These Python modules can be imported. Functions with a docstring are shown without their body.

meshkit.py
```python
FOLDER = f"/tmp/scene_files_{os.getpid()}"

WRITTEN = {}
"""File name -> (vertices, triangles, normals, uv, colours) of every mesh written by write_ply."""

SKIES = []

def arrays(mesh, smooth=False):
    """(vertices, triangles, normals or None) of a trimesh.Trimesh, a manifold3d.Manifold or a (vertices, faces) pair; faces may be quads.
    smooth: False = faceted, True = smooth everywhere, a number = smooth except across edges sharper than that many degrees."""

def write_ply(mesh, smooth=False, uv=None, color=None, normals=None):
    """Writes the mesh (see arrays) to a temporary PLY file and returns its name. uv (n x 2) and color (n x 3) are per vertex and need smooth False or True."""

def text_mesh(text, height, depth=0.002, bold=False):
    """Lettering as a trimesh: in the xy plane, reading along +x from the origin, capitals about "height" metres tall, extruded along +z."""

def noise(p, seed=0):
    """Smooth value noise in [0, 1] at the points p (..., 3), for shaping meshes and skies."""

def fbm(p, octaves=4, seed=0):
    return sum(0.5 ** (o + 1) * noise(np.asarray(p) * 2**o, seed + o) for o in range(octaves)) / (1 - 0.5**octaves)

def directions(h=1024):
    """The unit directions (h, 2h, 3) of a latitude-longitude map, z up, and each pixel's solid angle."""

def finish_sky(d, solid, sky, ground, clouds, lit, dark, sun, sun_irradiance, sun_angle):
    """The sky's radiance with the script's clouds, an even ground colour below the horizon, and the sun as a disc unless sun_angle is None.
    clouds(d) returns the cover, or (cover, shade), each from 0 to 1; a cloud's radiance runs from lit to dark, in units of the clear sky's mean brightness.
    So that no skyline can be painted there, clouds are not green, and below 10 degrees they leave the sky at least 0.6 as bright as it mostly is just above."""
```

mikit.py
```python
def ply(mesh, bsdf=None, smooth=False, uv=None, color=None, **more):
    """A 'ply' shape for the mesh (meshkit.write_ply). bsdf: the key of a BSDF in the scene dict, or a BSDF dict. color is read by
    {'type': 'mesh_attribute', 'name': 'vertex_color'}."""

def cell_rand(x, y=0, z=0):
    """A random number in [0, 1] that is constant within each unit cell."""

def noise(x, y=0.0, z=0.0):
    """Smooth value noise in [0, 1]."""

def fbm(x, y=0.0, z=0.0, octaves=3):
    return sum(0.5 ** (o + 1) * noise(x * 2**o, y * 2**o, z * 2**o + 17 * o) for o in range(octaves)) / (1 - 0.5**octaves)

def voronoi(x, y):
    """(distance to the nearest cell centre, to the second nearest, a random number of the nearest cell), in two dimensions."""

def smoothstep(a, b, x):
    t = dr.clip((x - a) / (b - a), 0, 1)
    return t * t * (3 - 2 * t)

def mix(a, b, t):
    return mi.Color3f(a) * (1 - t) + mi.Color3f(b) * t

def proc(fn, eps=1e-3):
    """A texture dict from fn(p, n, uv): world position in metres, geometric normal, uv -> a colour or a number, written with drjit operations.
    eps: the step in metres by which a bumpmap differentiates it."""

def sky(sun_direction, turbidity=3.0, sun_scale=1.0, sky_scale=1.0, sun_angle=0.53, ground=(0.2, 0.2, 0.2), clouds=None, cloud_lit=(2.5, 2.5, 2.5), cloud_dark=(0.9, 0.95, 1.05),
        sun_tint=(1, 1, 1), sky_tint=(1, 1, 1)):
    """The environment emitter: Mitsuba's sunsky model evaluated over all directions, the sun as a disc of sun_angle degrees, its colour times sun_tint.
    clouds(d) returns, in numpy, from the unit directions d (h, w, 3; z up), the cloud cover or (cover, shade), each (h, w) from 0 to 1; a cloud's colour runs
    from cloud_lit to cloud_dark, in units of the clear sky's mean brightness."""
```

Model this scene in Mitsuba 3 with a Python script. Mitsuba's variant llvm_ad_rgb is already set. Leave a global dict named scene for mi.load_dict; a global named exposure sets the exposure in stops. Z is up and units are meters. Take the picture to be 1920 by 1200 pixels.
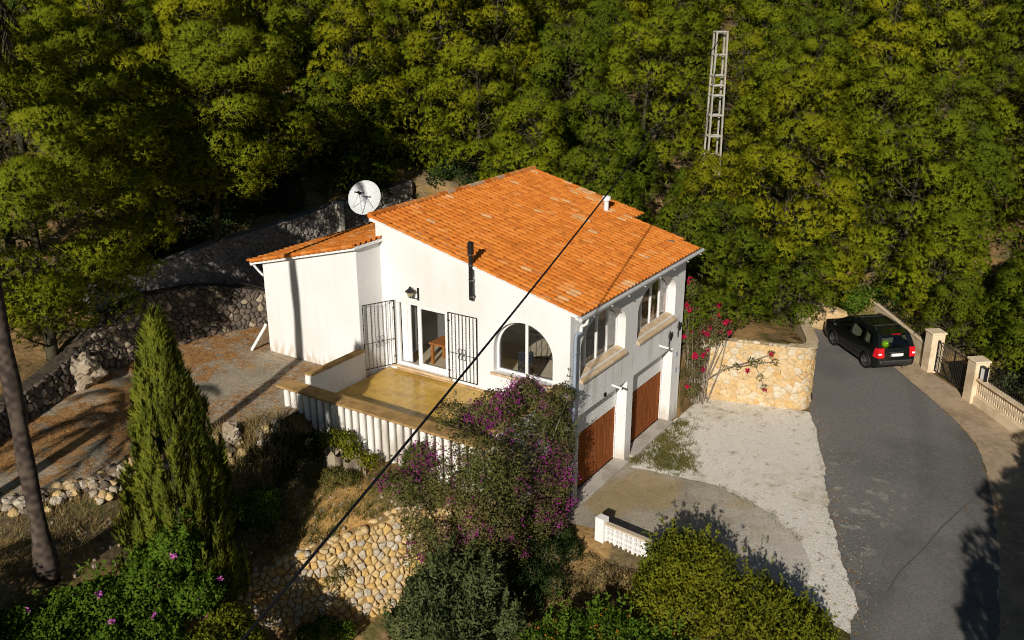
import math, numpy as np, trimesh, manifold3d as mf, shapely, shapely.geometry as sg
import drjit as dr, mitsuba as mi, mikit, meshkit
from scipy.interpolate import RBFInterpolator
from scipy.spatial import cKDTree

T = mi.ScalarTransform4f
rng = np.random.default_rng(7)
scene, labels = {}, {}

# ------------------------------------------------------------------ camera, sky, exposure
exposure = 1.78
CAM = np.array([11.904, -21.325, 14.72])
PITCH, YAW = math.radians(19.496), math.radians(-32.976)
FW = np.array([math.sin(YAW) * math.cos(PITCH), math.cos(YAW) * math.cos(PITCH), -math.sin(PITCH)])
scene['camera'] = dict(type='perspective', fov=57.29, fov_axis='x', near_clip=0.1, far_clip=3000.0,
                       to_world=T().look_at(origin=CAM.tolist(), target=(CAM + FW * 10).tolist(), up=[0, 0, 1]))
SUN = np.array([.31, -.951, .45])
scene['sky'] = mikit.sky(SUN.tolist(), turbidity=3.0, sky_scale=0.34, sun_tint=(1.05, 1.26, 1.80))

# ------------------------------------------------------------------ materials
def rgb(*c): return {'type': 'rgb', 'value': list(map(float, c))}
def mat(key, bsdf, two=True):
    scene[key] = {'type': 'twosided', 'b': bsdf} if two else bsdf
    return key
def flat(key, c): return mat(key, {'type': 'diffuse', 'reflectance': rgb(*c)})
def pdiff(key, fn): return mat(key, {'type': 'diffuse', 'reflectance': mikit.proc(fn)})
N, FB, MIX, SS = mikit.noise, mikit.fbm, mikit.mix, mikit.smoothstep

def f_stucco(p, n, uv):
    a = FB(p.x * .9 + p.y * .9, p.y * .5, p.z * .5); b = N(p.x * 11, p.y * 11, p.z * 2.2); st = N(p.x * 7 + p.y * 7, p.z * .45)
    c = MIX((.74, .745, .74), (.69, .69, .675), SS(.35, .8, a))
    c = MIX(c, (.55, .53, .49), SS(.66, .95, st) * .12)
    run = SS(.55, .8, N(p.y * 9, p.z * .6)) * SS(4.05, 3.9, p.z) * SS(2.8, 3.4, p.z) * SS(-.02, -.005, p.x)
    splash = SS(.75, .05, p.z + .5 * (b - .5)) * SS(-.5, -.4, p.x)
    c = MIX(c, (.42, .38, .31), run * .35); c = MIX(c, (.40, .34, .25), splash * .6)
    foot = SS(3.85, 3.3, p.z) * SS(.35, .7, b) * SS(-6.6, -6.7, p.x)
    return MIX(c, (.50, .42, .32), foot * .75)
mat('m_stucco', {'type': 'bumpmap', 'scale': 0.006, 'b': {'type': 'diffuse', 'reflectance': mikit.proc(f_stucco)},
                 't': mikit.proc(lambda p, n, uv: FB(p.x * 14, p.y * 14, p.z * 14), eps=.01)})
def f_fluted(p, n, uv):
    a = FB(p.x * 2.5, p.y * 2.5, p.z * .7)
    return MIX((.78, .765, .73), (.45, .40, .33), SS(.5, .8, a) * .8)
pdiff('m_fluted', f_fluted)
flat('m_white', (.8, .8, .79))
mat('m_upvc', {'type': 'roughplastic', 'diffuse_reflectance': rgb(.8, .8, .8), 'alpha': .2})
mat('m_gutter', {'type': 'roughplastic', 'diffuse_reflectance': rgb(.62, .64, .66), 'alpha': .25})
mat('m_pipe', {'type': 'roughplastic', 'diffuse_reflectance': rgb(.30, .36, .44), 'alpha': .25})
mat('m_iron', {'type': 'roughplastic', 'diffuse_reflectance': rgb(.012, .012, .014), 'alpha': .3})
mat('m_flue', {'type': 'principled', 'base_color': rgb(.03, .028, .028), 'roughness': .35, 'metallic': .5})
mat('m_steel', {'type': 'principled', 'base_color': rgb(.55, .55, .55), 'roughness': .3, 'metallic': 1.0})
mat('m_glass', {'type': 'thindielectric', 'int_ior': 1.5}, False)
mat('m_tint', {'type': 'thindielectric', 'int_ior': 1.5, 'specular_transmittance': rgb(.55, .62, .55)}, False)
def f_ochre(p, n, uv):
    a = FB(p.x * 2, p.y * 2, p.z * 2)
    return MIX((.50, .315, .065), (.38, .235, .05), SS(.35, .75, a))
mat('m_terrace', {'type': 'principled', 'base_color': mikit.proc(f_ochre), 'roughness': .24, 'specular': .4})
pdiff('m_ochre', lambda p, n, uv: MIX((.42, .27, .11), (.26, .165, .07), SS(.35, .75, FB(p.x * 4, p.y * 4, p.z * 4))))
flat('m_grout', (.16, .11, .05))
def f_sill(p, n, uv):
    return MIX((.62, .49, .33), (.52, .39, .25), SS(.3, .7, N(p.x * 6, p.y * 6, p.z * 6)))
pdiff('m_sill', f_sill)
TILE = [(.585, .195, .036), (.545, .170, .030), (.61, .215, .045), (.50, .155, .030), (.61, .245, .07), (.58, .33, .15)]
for i, c in enumerate(TILE):
    pdiff(f'm_tile_{i}', lambda p, n, uv, c=c: MIX(c, tuple(v * .74 for v in c), SS(.42, .85, FB(p.x * 7, p.y * 7, p.z * 7))))
flat('m_ridge', (.46, .33, .22))
def f_plank(p, n, uv):
    a = FB(p.x * 30, p.y * 30, p.z * 2.0)
    return MIX((.30, .105, .038), (.19, .06, .022), SS(.3, .75, a))
pdiff('m_door', f_plank)
pdiff('m_wood', lambda p, n, uv: MIX((.36, .14, .04), (.25, .09, .025), SS(.3, .7, FB(p.x * 3, p.y * 22, p.z * 22))))
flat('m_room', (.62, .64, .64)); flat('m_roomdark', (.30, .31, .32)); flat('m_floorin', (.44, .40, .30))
flat('m_ceiling', (.6, .58, .54)); flat('m_black', (.015, .016, .018)); flat('m_navy', (.02, .025, .035))
flat('m_teal', (.24, .34, .33)); flat('m_yellow', (.55, .33, .02)); flat('m_brick', (.25, .15, .10)); flat('m_beigepl', (.56, .47, .34))
def f_asphalt(p, n, uv):
    s = N(p.x * 26, p.y * 26); a = FB(p.x * .5, p.y * .5); b = FB(p.x * 2.3 + 9, p.y * 2.3)
    c = MIX((.190, .184, .174), (.155, .150, .142), SS(.3, .7, a))
    c = MIX(c, (.20, .19, .175), SS(.6, .8, b) * .5)
    cl = 9.6 - .0125 * dr.square(p.y - 2.5) * SS(2.5, 12, p.y)
    tr = SS(.5, .1, dr.abs(dr.abs(p.x - cl + .25 * (a - .5)) - .8)); c = c * (1 - .12 * tr)
    c = MIX(c, (.36, .34, .30), SS(.63, .74, FB(p.x * 3.1 + 31, p.y * 3.1)) * SS(9.2, 7.2, p.x) * SS(9, 6, p.y) * .55)
    return c * (0.82 + .36 * s)
mat('m_asphalt', {'type': 'bumpmap', 'scale': .008, 'b': {'type': 'diffuse', 'reflectance': mikit.proc(f_asphalt)}, 't': mikit.proc(lambda p, n, uv: N(p.x * 30, p.y * 30), eps=.008)})
def f_gravel(p, n, uv):
    a = FB(p.x * .8, p.y * .8); b = FB(p.x * 5, p.y * 5); s = N(p.x * 38, p.y * 38)
    c = MIX((.72, .69, .62), (.55, .50, .40), SS(.45, .8, a * .6 + b * .4))
    c = MIX(c, (.22, .17, .10), SS(.66, .8, b * .8 + .2 * s) * .7)
    return c * (.8 + .4 * s)
mat('m_gravel', {'type': 'bumpmap', 'scale': .007, 'b': {'type': 'diffuse', 'reflectance': mikit.proc(f_gravel)}, 't': mikit.proc(lambda p, n, uv: N(p.x * 24, p.y * 24), eps=.01)})
def f_slab(p, n, uv):
    a = FB(p.x * .9, p.y * .9); s = N(p.x * 22, p.y * 22); b = FB(p.x * 4, p.y * 4)
    c = MIX((.385, .345, .27), (.30, .27, .215), SS(.35, .7, a))
    c = MIX(c, (.36, .26, .10), SS(.55, .8, N(p.x * .9 + 4.2, p.y * .9 + 3.1)) * .55)
    c = MIX(c, (.56, .53, .47), SS(2.6, 6.8, p.x + 1.6 * (b - .5)) * .8)
    return c * (.78 + .3 * s + .14 * b)
mat('m_slab', {'type': 'bumpmap', 'scale': .006, 'b': {'type': 'diffuse', 'reflectance': mikit.proc(f_slab)}, 't': mikit.proc(lambda p, n, uv: N(p.x * 25, p.y * 25), eps=.01)})
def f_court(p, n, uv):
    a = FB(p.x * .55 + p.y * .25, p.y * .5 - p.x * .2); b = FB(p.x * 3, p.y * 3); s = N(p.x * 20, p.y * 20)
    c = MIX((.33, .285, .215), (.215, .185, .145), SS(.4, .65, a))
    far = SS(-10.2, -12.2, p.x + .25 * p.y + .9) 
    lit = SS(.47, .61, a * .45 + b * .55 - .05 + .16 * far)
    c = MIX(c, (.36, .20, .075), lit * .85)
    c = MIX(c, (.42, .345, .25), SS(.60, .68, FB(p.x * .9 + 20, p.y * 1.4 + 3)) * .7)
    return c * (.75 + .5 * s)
mat('m_court', {'type': 'bumpmap', 'scale': .008, 'b': {'type': 'diffuse', 'reflectance': mikit.proc(f_court)}, 't': mikit.proc(lambda p, n, uv: N(p.x * 18, p.y * 18), eps=.01)})
pdiff('m_verge', lambda p, n, uv: MIX((.47, .37, .255), (.30, .225, .15), SS(.30, .85, FB(p.x * 1.1, p.y * 1.1) * .55 + .3 * N(p.x * 6, p.y * 6) + .2 * N(p.x * 23, p.y * 23))))
def f_ground(p, n, uv):
    a = FB(p.x * .45, p.y * .45); b = FB(p.x * 2.2 + 7, p.y * 2.2, p.z * 2.2); s = N(p.x * 14, p.y * 14, p.z * 14)
    c = MIX((.24, .155, .07), (.135, .105, .06), SS(.35, .65, a))
    c = MIX(c, (.085, .085, .028), SS(.45, .7, b) * .8)
    c = MIX(c, (.36, .225, .09), SS(.62, .75, N(p.x * .8 + 3, p.y * .8, p.z)) * .6)
    c = MIX(c, (.42, .25, .085), SS(1.9, .6, dr.sqrt(dr.square(p.x + 3.3) + dr.square(p.y + 6.3)) + 1.4 * (b - .5)) * .8)
    c = MIX(c, (.52, .40, .25), SS(4.0, 2.8, dr.sqrt(dr.square(p.x + 1.2) + dr.square(p.y - 52)) + 2 * a))
    return c * (.65 + .7 * s)
mat('m_ground', {'type': 'bumpmap', 'scale': .03, 'b': {'type': 'diffuse', 'reflectance': mikit.proc(f_ground)}, 't': mikit.proc(lambda p, n, uv: FB(p.x * 9, p.y * 9, p.z * 9), eps=.02)})
def sdiff(key, fn): return mat(key, {'type': 'bumpmap', 'scale': .035, 'b': {'type': 'diffuse', 'reflectance': mikit.proc(fn)}, 't': STB})
STB = mikit.proc(lambda p, n, uv: FB(p.x * 13, p.y * 13, p.z * 13), eps=.012)
def stonefn(c1, c2, c3):
    def f(p, n, uv):
        a = N(p.x * 3.1, p.y * 3.1, p.z * 3.1); b = FB(p.x * 10, p.y * 10, p.z * 10); e = N(p.x * 31, p.y * 31, p.z * 31)
        c = MIX(c1, c2, SS(.3, .7, a)); c = MIX(c, c3, SS(.48, .66, b) * .75)
        return c * (.66 + .42 * b + .22 * e)
    return f
sdiff('m_tan_0', stonefn((.60, .45, .22), (.54, .42, .25), (.42, .29, .12)))
sdiff('m_tan_1', stonefn((.62, .42, .15), (.56, .38, .15), (.42, .27, .10)))
sdiff('m_tan_2', stonefn((.56, .50, .40), (.47, .42, .33), (.34, .28, .2)))
flat('m_tanmortar', (.30, .20, .09))
sdiff('m_bei_0', stonefn((.66, .53, .34), (.62, .44, .22), (.46, .32, .16)))
sdiff('m_bei_1', stonefn((.66, .58, .44), (.56, .49, .36), (.46, .38, .26)))
sdiff('m_bei_2', stonefn((.60, .40, .18), (.58, .46, .28), (.44, .29, .13)))
sdiff('m_beimortar', stonefn((.60, .50, .34), (.54, .42, .26), (.42, .31, .17)))
sdiff('m_drk_0', stonefn((.135, .115, .10), (.095, .085, .078), (.17, .125, .085)))
sdiff('m_drk_1', stonefn((.17, .135, .105), (.115, .097, .08), (.085, .07, .06)))
sdiff('m_drkmortar', stonefn((.085, .07, .055), (.065, .055, .045), (.1, .08, .05)))
sdiff('m_rock', stonefn((.42, .36, .28), (.34, .28, .20), (.22, .17, .12)))
pdiff('m_conc', lambda p, n, uv: MIX((.50, .47, .42), (.36, .335, .29), SS(.35, .75, FB(p.x * 3, p.y * 3, p.z * 3))))
pdiff('m_mast', lambda p, n, uv: MIX((.43, .41, .36), (.31, .295, .25), SS(.35, .75, FB(p.x * 5, p.y * 5, p.z * 3))))
pdiff('m_cream', lambda p, n, uv: MIX((.74, .61, .43), (.58, .45, .29), SS(.42, .8, FB(p.x * 2.2, p.y * 2.2, p.z * 2.2))))
def leaffn(c1, c2, c3, k=.5, k2=2.6):
    def f(p, n, uv):
        a = N(p.x * k, p.y * k, p.z * k); b = N(p.x * k2, p.y * k2, p.z * k2); s = N(p.x * 11, p.y * 11, p.z * 11)
        c = MIX(c1, c2, SS(.25, .75, a * .5 + b * .5)); c = MIX(c, c3, SS(.74, .9, s * .7 + b * .3))
        return c * (.84 + .32 * s)
    return f
pdiff('m_pine', leaffn((.165, .182, .010), (.100, .130, .009), (.21, .20, .015), .22, 1.9))
for i, (c1, c2) in enumerate((((.150, .170, .008), (.090, .118, .007)), ((.178, .182, .008), (.118, .134, .007)), ((.095, .124, .008), (.060, .088, .007)))):
    pdiff(f'm_pinefar_{i}', leaffn(c1, c2, (.17, .14, .02), .16, 1.3))
pdiff('m_cypress', leaffn((.142, .156, .017), (.082, .102, .015), (.18, .165, .03), 1.2, 5))
pdiff('m_hedge', leaffn((.145, .150, .012), (.085, .105, .010), (.22, .19, .02), .8, 4))
pdiff('m_green', leaffn((.085, .145, .014), (.05, .095, .010), (.16, .18, .02), .8, 4))
pdiff('m_olive', leaffn((.098, .118, .046), (.06, .08, .028), (.15, .165, .08), .9, 4))
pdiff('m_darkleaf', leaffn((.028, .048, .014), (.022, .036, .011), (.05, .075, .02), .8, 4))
pdiff('m_boug', leaffn((.095, .108, .028), (.125, .10, .045), (.18, .14, .08), .9, 3))
pdiff('m_purple', leaffn((.27, .028, .20), (.17, .022, .125), (.38, .08, .29), 2, 6))
pdiff('m_red', leaffn((.40, .012, .05), (.28, .010, .045), (.48, .05, .10), 2, 6))
pdiff('m_pink', leaffn((.50, .14, .42), (.42, .10, .36), (.62, .25, .55), 2, 6))
pdiff('m_orange', leaffn((.42, .16, .02), (.34, .10, .015), (.5, .24, .04), 2, 6))
pdiff('m_dry', leaffn((.30, .215, .09), (.20, .15, .06), (.40, .31, .15), 1, 5))
pdiff('m_grass', leaffn((.10, .10, .025), (.15, .125, .04), (.22, .18, .07), .8, 4))
pdiff('m_bark', lambda p, n, uv: MIX((.075, .066, .042), (.034, .032, .02), SS(.35, .7, FB(p.x * 9, p.y * 9, p.z * 3))))
pdiff('m_twig', lambda p, n, uv: MIX((.30, .26, .21), (.17, .14, .11), SS(.35, .7, FB(p.x * 9, p.y * 9, p.z * 5))))
pdiff('m_palmbark', lambda p, n, uv: MIX((.105, .082, .066), (.045, .036, .032), SS(.3, .7, N(p.x * 10, p.y * 10, p.z * 9) * .6 + .4 * FB(p.x * 4, p.y * 4, p.z * 2))))
pdiff('m_stump', lambda p, n, uv: MIX((.34, .285, .21), (.15, .12, .09), SS(.35, .7, FB(p.x * 11, p.y * 11, p.z * 3))))
mat('m_carpaint', {'type': 'principled', 'base_color': rgb(.003, .0045, .004), 'roughness': .16, 'specular': .5, 'clearcoat': 1.0, 'clearcoat_gloss': .95})
mat('m_carcladding', {'type': 'roughplastic', 'diffuse_reflectance': rgb(.03, .031, .032), 'alpha': .35})
mat('m_tyre', {'type': 'roughplastic', 'diffuse_reflectance': rgb(.018, .018, .019), 'alpha': .5})
mat('m_taillight', {'type': 'roughplastic', 'diffuse_reflectance': rgb(.60, .012, .018), 'alpha': .08})
mat('m_ball', {'type': 'roughplastic', 'diffuse_reflectance': rgb(.45, .80, .01), 'alpha': .3})
flat('m_seat', (.20, .19, .16))

# ------------------------------------------------------------------ helpers
_used = {}
def num(base):
    i = _used.get(base, 0); _used[base] = i + 1
    return base if i == 0 else f'{base}_{i:03d}'
def lab(key, label=None, cat=None, group=None, kind=None):
    d = {k: v for k, v in (('label', label), ('category', cat), ('group', group), ('kind', kind)) if v}
    labels.setdefault(key, {}).update(d); return key
def vply(mesh, m, smooth=False, **kw):
    vn = mesh.metadata.get('vn') if hasattr(mesh, 'metadata') else None
    if vn is None: return mikit.ply(mesh, m, smooth=smooth, **kw)
    return {'type': 'ply', 'filename': meshkit.write_ply(mesh, False, normals=vn), 'face_normals': False, 'bsdf': {'type': 'ref', 'id': m}}
def reg(key, mesh, m, smooth=False, **kw):
    key = num(key); scene[key] = vply(mesh, m, smooth, **kw); return key
def put(key, ply, mtx):
    key = num(key); scene[key] = {**ply, 'to_world': mtx}; return key
cat = trimesh.util.concatenate
def TM(v, f):
    v = np.asarray(v, float); f = np.asarray(f, int)
    if f.shape[1] == 4: f = np.vstack([f[:, [0, 1, 2]], f[:, [0, 2, 3]]])
    return trimesh.Trimesh(v, f, process=False)
def box(x0, x1, y0, y1, z0, z1, b=0.0):
    lo, hi = np.array([min(x0, x1), min(y0, y1), min(z0, z1)]), np.array([max(x0, x1), max(y0, y1), max(z0, z1)])
    if b <= 0:
        m = trimesh.creation.box(extents=hi - lo); m.apply_translation((lo + hi) / 2); return m
    P = []
    for s in np.ndindex(2, 2, 2):
        s = np.array(s); c = np.where(s, hi, lo); d = np.where(s, -b, b)
        for k in range(3):
            q = c + d; q[k] = c[k]; P.append(q)
    h = trimesh.convex.convex_hull(np.array(P)); return TM(h.vertices, h.faces)
def tube(pts, r, sides=6, caps=True):
    p = np.asarray(pts, float); n = len(p); r = np.broadcast_to(np.asarray(r, float), (n,))
    t = np.gradient(p, axis=0); t /= np.linalg.norm(t, axis=1, keepdims=True) + 1e-12
    ref = np.array([0, 0, 1.0]) if abs(t[:, 2]).mean() < .8 else np.array([1.0, 0, 0])
    a = np.cross(t, ref); a /= np.linalg.norm(a, axis=1, keepdims=True) + 1e-12; b = np.cross(t, a)
    g = np.arange(sides) * 2 * np.pi / sides
    v = (p[:, None] + r[:, None, None] * (np.cos(g)[None, :, None] * a[:, None] + np.sin(g)[None, :, None] * b[:, None])).reshape(-1, 3)
    i, j = np.meshgrid(np.arange(n - 1), np.arange(sides), indexing='ij')
    q = np.stack([i * sides + j, i * sides + (j + 1) % sides, (i + 1) * sides + (j + 1) % sides, (i + 1) * sides + j], -1).reshape(-1, 4)
    f = np.vstack([q[:, [0, 1, 2]], q[:, [0, 2, 3]]])
    if caps:
        v = np.vstack([v, p[:1], p[-1:]]); k = np.arange(sides)
        f = np.vstack([f, np.stack([(k + 1) % sides, k, k * 0 + len(v) - 2], 1), np.stack([(n - 1) * sides + k, (n - 1) * sides + (k + 1) % sides, k * 0 + len(v) - 1], 1)])
    return TM(v, f)
def rod(a, b, r, sides=6): return tube([a, b], r, sides)
def lathe(prof, c=(0, 0, 0), seg=20):
    pr = np.asarray(prof, float); g = np.arange(seg) * 2 * np.pi / seg
    v = np.stack([pr[:, None, 0] * np.cos(g), pr[:, None, 0] * np.sin(g), np.broadcast_to(pr[:, None, 1], (len(pr), seg))], -1).reshape(-1, 3) + np.array(c)
    i, j = np.meshgrid(np.arange(len(pr) - 1), np.arange(seg), indexing='ij')
    q = np.stack([i * seg + j, i * seg + (j + 1) % seg, (i + 1) * seg + (j + 1) % seg, (i + 1) * seg + j], -1).reshape(-1, 4)
    return TM(v, q)
def ext(poly, d): return trimesh.creation.extrude_polygon(poly, d, engine='earcut')
def to_xz(m, y0):      # polygon (x, z) extruded along d -> y from y0 to y0 + d
    v = m.vertices.copy(); return TM(np.stack([v[:, 0], y0 + v[:, 2], v[:, 1]], 1), m.faces[:, ::-1])
def to_yz(m, x0):      # polygon (y, z), extruded -> x from x0 to x0 + d
    v = m.vertices.copy(); return TM(np.stack([x0 + v[:, 2], v[:, 0], v[:, 1]], 1), m.faces)
def sheet(poly, z, step=None):
    polys = getattr(poly, 'geoms', [poly]); out = []
    for g in polys:
        if g.is_empty or g.geom_type != 'Polygon': continue
        v, f = trimesh.creation.triangulate_polygon(g, engine='earcut'); out.append(TM(np.c_[v, np.full(len(v), z)], f))
    m = cat(out)
    if m.face_normals[:, 2].mean() < 0: m = TM(m.vertices, m.faces[:, ::-1])
    return m
def ragged2(poly, amp, step=.08, seed=0): return ragged(ragged(poly, amp, .2, seed), amp * .55, step, seed + 3, 7.0)
def ragged(poly, amp, step=.25, seed=0, k=1.6):
    q = np.array(shapely.segmentize(poly, step).exterior.coords)[:-1]
    d = meshkit.fbm(np.c_[q * k, np.zeros(len(q)) + seed], 3) - .5; e = meshkit.fbm(np.c_[q * k, np.zeros(len(q)) + seed + 9], 3) - .5
    return sg.Polygon(q + np.c_[d, e] * 2 * amp).buffer(0)
def rand_unit(n):
    v = rng.normal(size=(n, 3)); return v / np.linalg.norm(v, axis=1, keepdims=True)
def unit(v): return v / (np.linalg.norm(v, axis=-1, keepdims=True) + 1e-12)
def blades(P, D, L, W):
    """one thin triangle per row: base P, pointing along D"""
    n = len(P); L = np.broadcast_to(L, (n,))[:, None]; W = np.broadcast_to(W, (n,))[:, None]
    s = unit(np.cross(D, rand_unit(n))) * W / 2
    return np.stack([P - s, P + s, P + D * L], 1).reshape(-1, 3)
def cs(p, *_):
    p = sg.polygon.orient(p, 1.0); return mf.CrossSection([np.array(p.exterior.coords)[:-1]])
def tri(V): return TM(V, np.arange(len(V)).reshape(-1, 3))
def leaves(P, D, Nrm, L, W):
    """a folded diamond per row: starts at P, runs along D, faces Nrm"""
    n = len(P); L = np.broadcast_to(L, (n,))[:, None]; W = np.broadcast_to(W, (n,))[:, None]
    S = unit(np.cross(D, Nrm)) * W / 2; U = unit(np.cross(S, D)) * W * .25; M_ = P + D * L * .5
    a, b, c, d = P, M_ + S + U, P + D * L, M_ - S + U
    V = np.stack([a, b, c, d], 1).reshape(-1, 3); k = np.arange(n)[:, None] * 4
    return TM(V, np.vstack([k + [0, 1, 2], k + [0, 2, 3]]))
def leafball(C, R, n, L, W, up=.35, squash=.8, inner=.55):
    """leaves on the outer part of balls C (k,3) radius R (k)"""
    C = np.atleast_2d(C); R = np.broadcast_to(R, (len(C),)); i = rng.integers(0, len(C), n)
    d = rand_unit(n); d[:, 2] += .25; d = unit(d)
    lump = .86 + .5 * (meshkit.noise(d * 3.0 + C[i] * 2.3, 3) - .25)
    P = C[i] + d * (R[i] * lump * rng.uniform(inner, 1.0, n) ** .6)[:, None] * [1, 1, squash]
    D = unit(d * .6 + rand_unit(n) * .8 + np.array([0, 0, up]))
    m = leaves(P, D, unit(d + rand_unit(n) * .7), L * rng.uniform(.7, 1.3, n), W * rng.uniform(.7, 1.3, n))
    m.metadata['vn'] = np.repeat(unit(d * .9 + rand_unit(n) * .7 + np.array([0, 0, .15])), 4, 0); return m
def blob(c, r, seed, sub=1, amp=.25, sq=(1, 1, .7)):
    m = trimesh.creation.icosphere(subdivisions=sub); v = np.asarray(m.vertices)
    k = 1 + amp * 2 * (meshkit.fbm(v * 1.5 + seed * 3.7, 2 if sub < 3 else 4) - .5); dd = rand_unit(9); pl = (v @ dd.T).max(1); k = k * (1 - .55 * np.clip(pl - .72, 0, 1))
    return TM(v * k[:, None] * np.array(sq) * r + np.array(c), m.faces)

# ------------------------------------------------------------------ terrain
COURT = sg.Polygon([(-8.75, -11.9), (-7.85, -9.3), (-7.3, -6.6), (-6.6, -4.85), (-6.9, 0), (-10.5, 0), (-10.5, 12), (-15.0, 12), (-14.75, 5), (-14.6, 1.2), (-14.3, -1.5), (-14.2, -4.5), (-13.9, -5.9), (-12.7, -8.7), (-12.1, -9.9)])
FLAT = sg.Polygon([(-.1, -.5), (2.6, -.3), (5, -.7), (8.2, -1.0), (8.4, -26), (14, -26), (13.2, -2), (12.6, 5), (11.9, 9), (11.0, 13), (9.3, 15.8), (7, 18.2), (4.6, 21.8), (1.2, 21.8), (1.7, 18.4), (4.0, 11.3), (0, 10.2), (-.2, 9.0)])
UPPER = sg.Polygon([(-8, -40), (-5.6, -12), (-4.75, -9.25), (-3.15, -7.2), (-1.9, -5.25), (-.15, -4.4), (-.15, 9.95), (0, 10.2), (1.7, 10.75), (2.9, 11.05), (3.55, 11.4), (3.6, 11.9), (3.1, 12.7), (2.5, 14), (1.9, 16), (1.3, 18), (.7, 20.5), (.7, 24), (.7, 200), (-200, 200), (-200, -40)])
shared = [(0, 25, 3), (-10, 25, 5.5), (10, 25, 1.5), (20, 25, 2), (-10, 35, 8.2), (5, 35, 4.5), (20, 35, 5), (-20, 50, 12.5), (0, 60, 11.5), (20, 60, 11), (40, 40, 7), (-40, 50, 16), (10, 90, 18), (-30, 90, 21), (50, 90, 17), (-80, 20, 17), (-80, 60, 23), (0, 150, 26), (-90, 130, 30), (90, 130, 24), (80, 20, 8),
          (-7, -16, 2.3), (-5.6, -12, 2.4), (-4.85, -9.45, 1.25), (-4.2, -10.4, 1.8), (-4, -12.5, 2.0), (-3, -11.5, 1.4), (-2, -11.2, .5), (-4, -14.5, 1.9), (-2.5, -13, 1.2), (-6.5, -14.5, 2.3), (-9, -20, 1), (-10, -30, 0), (-20, -22, 3), (-40, -20, 6), (-60, -20, 10)]
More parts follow.
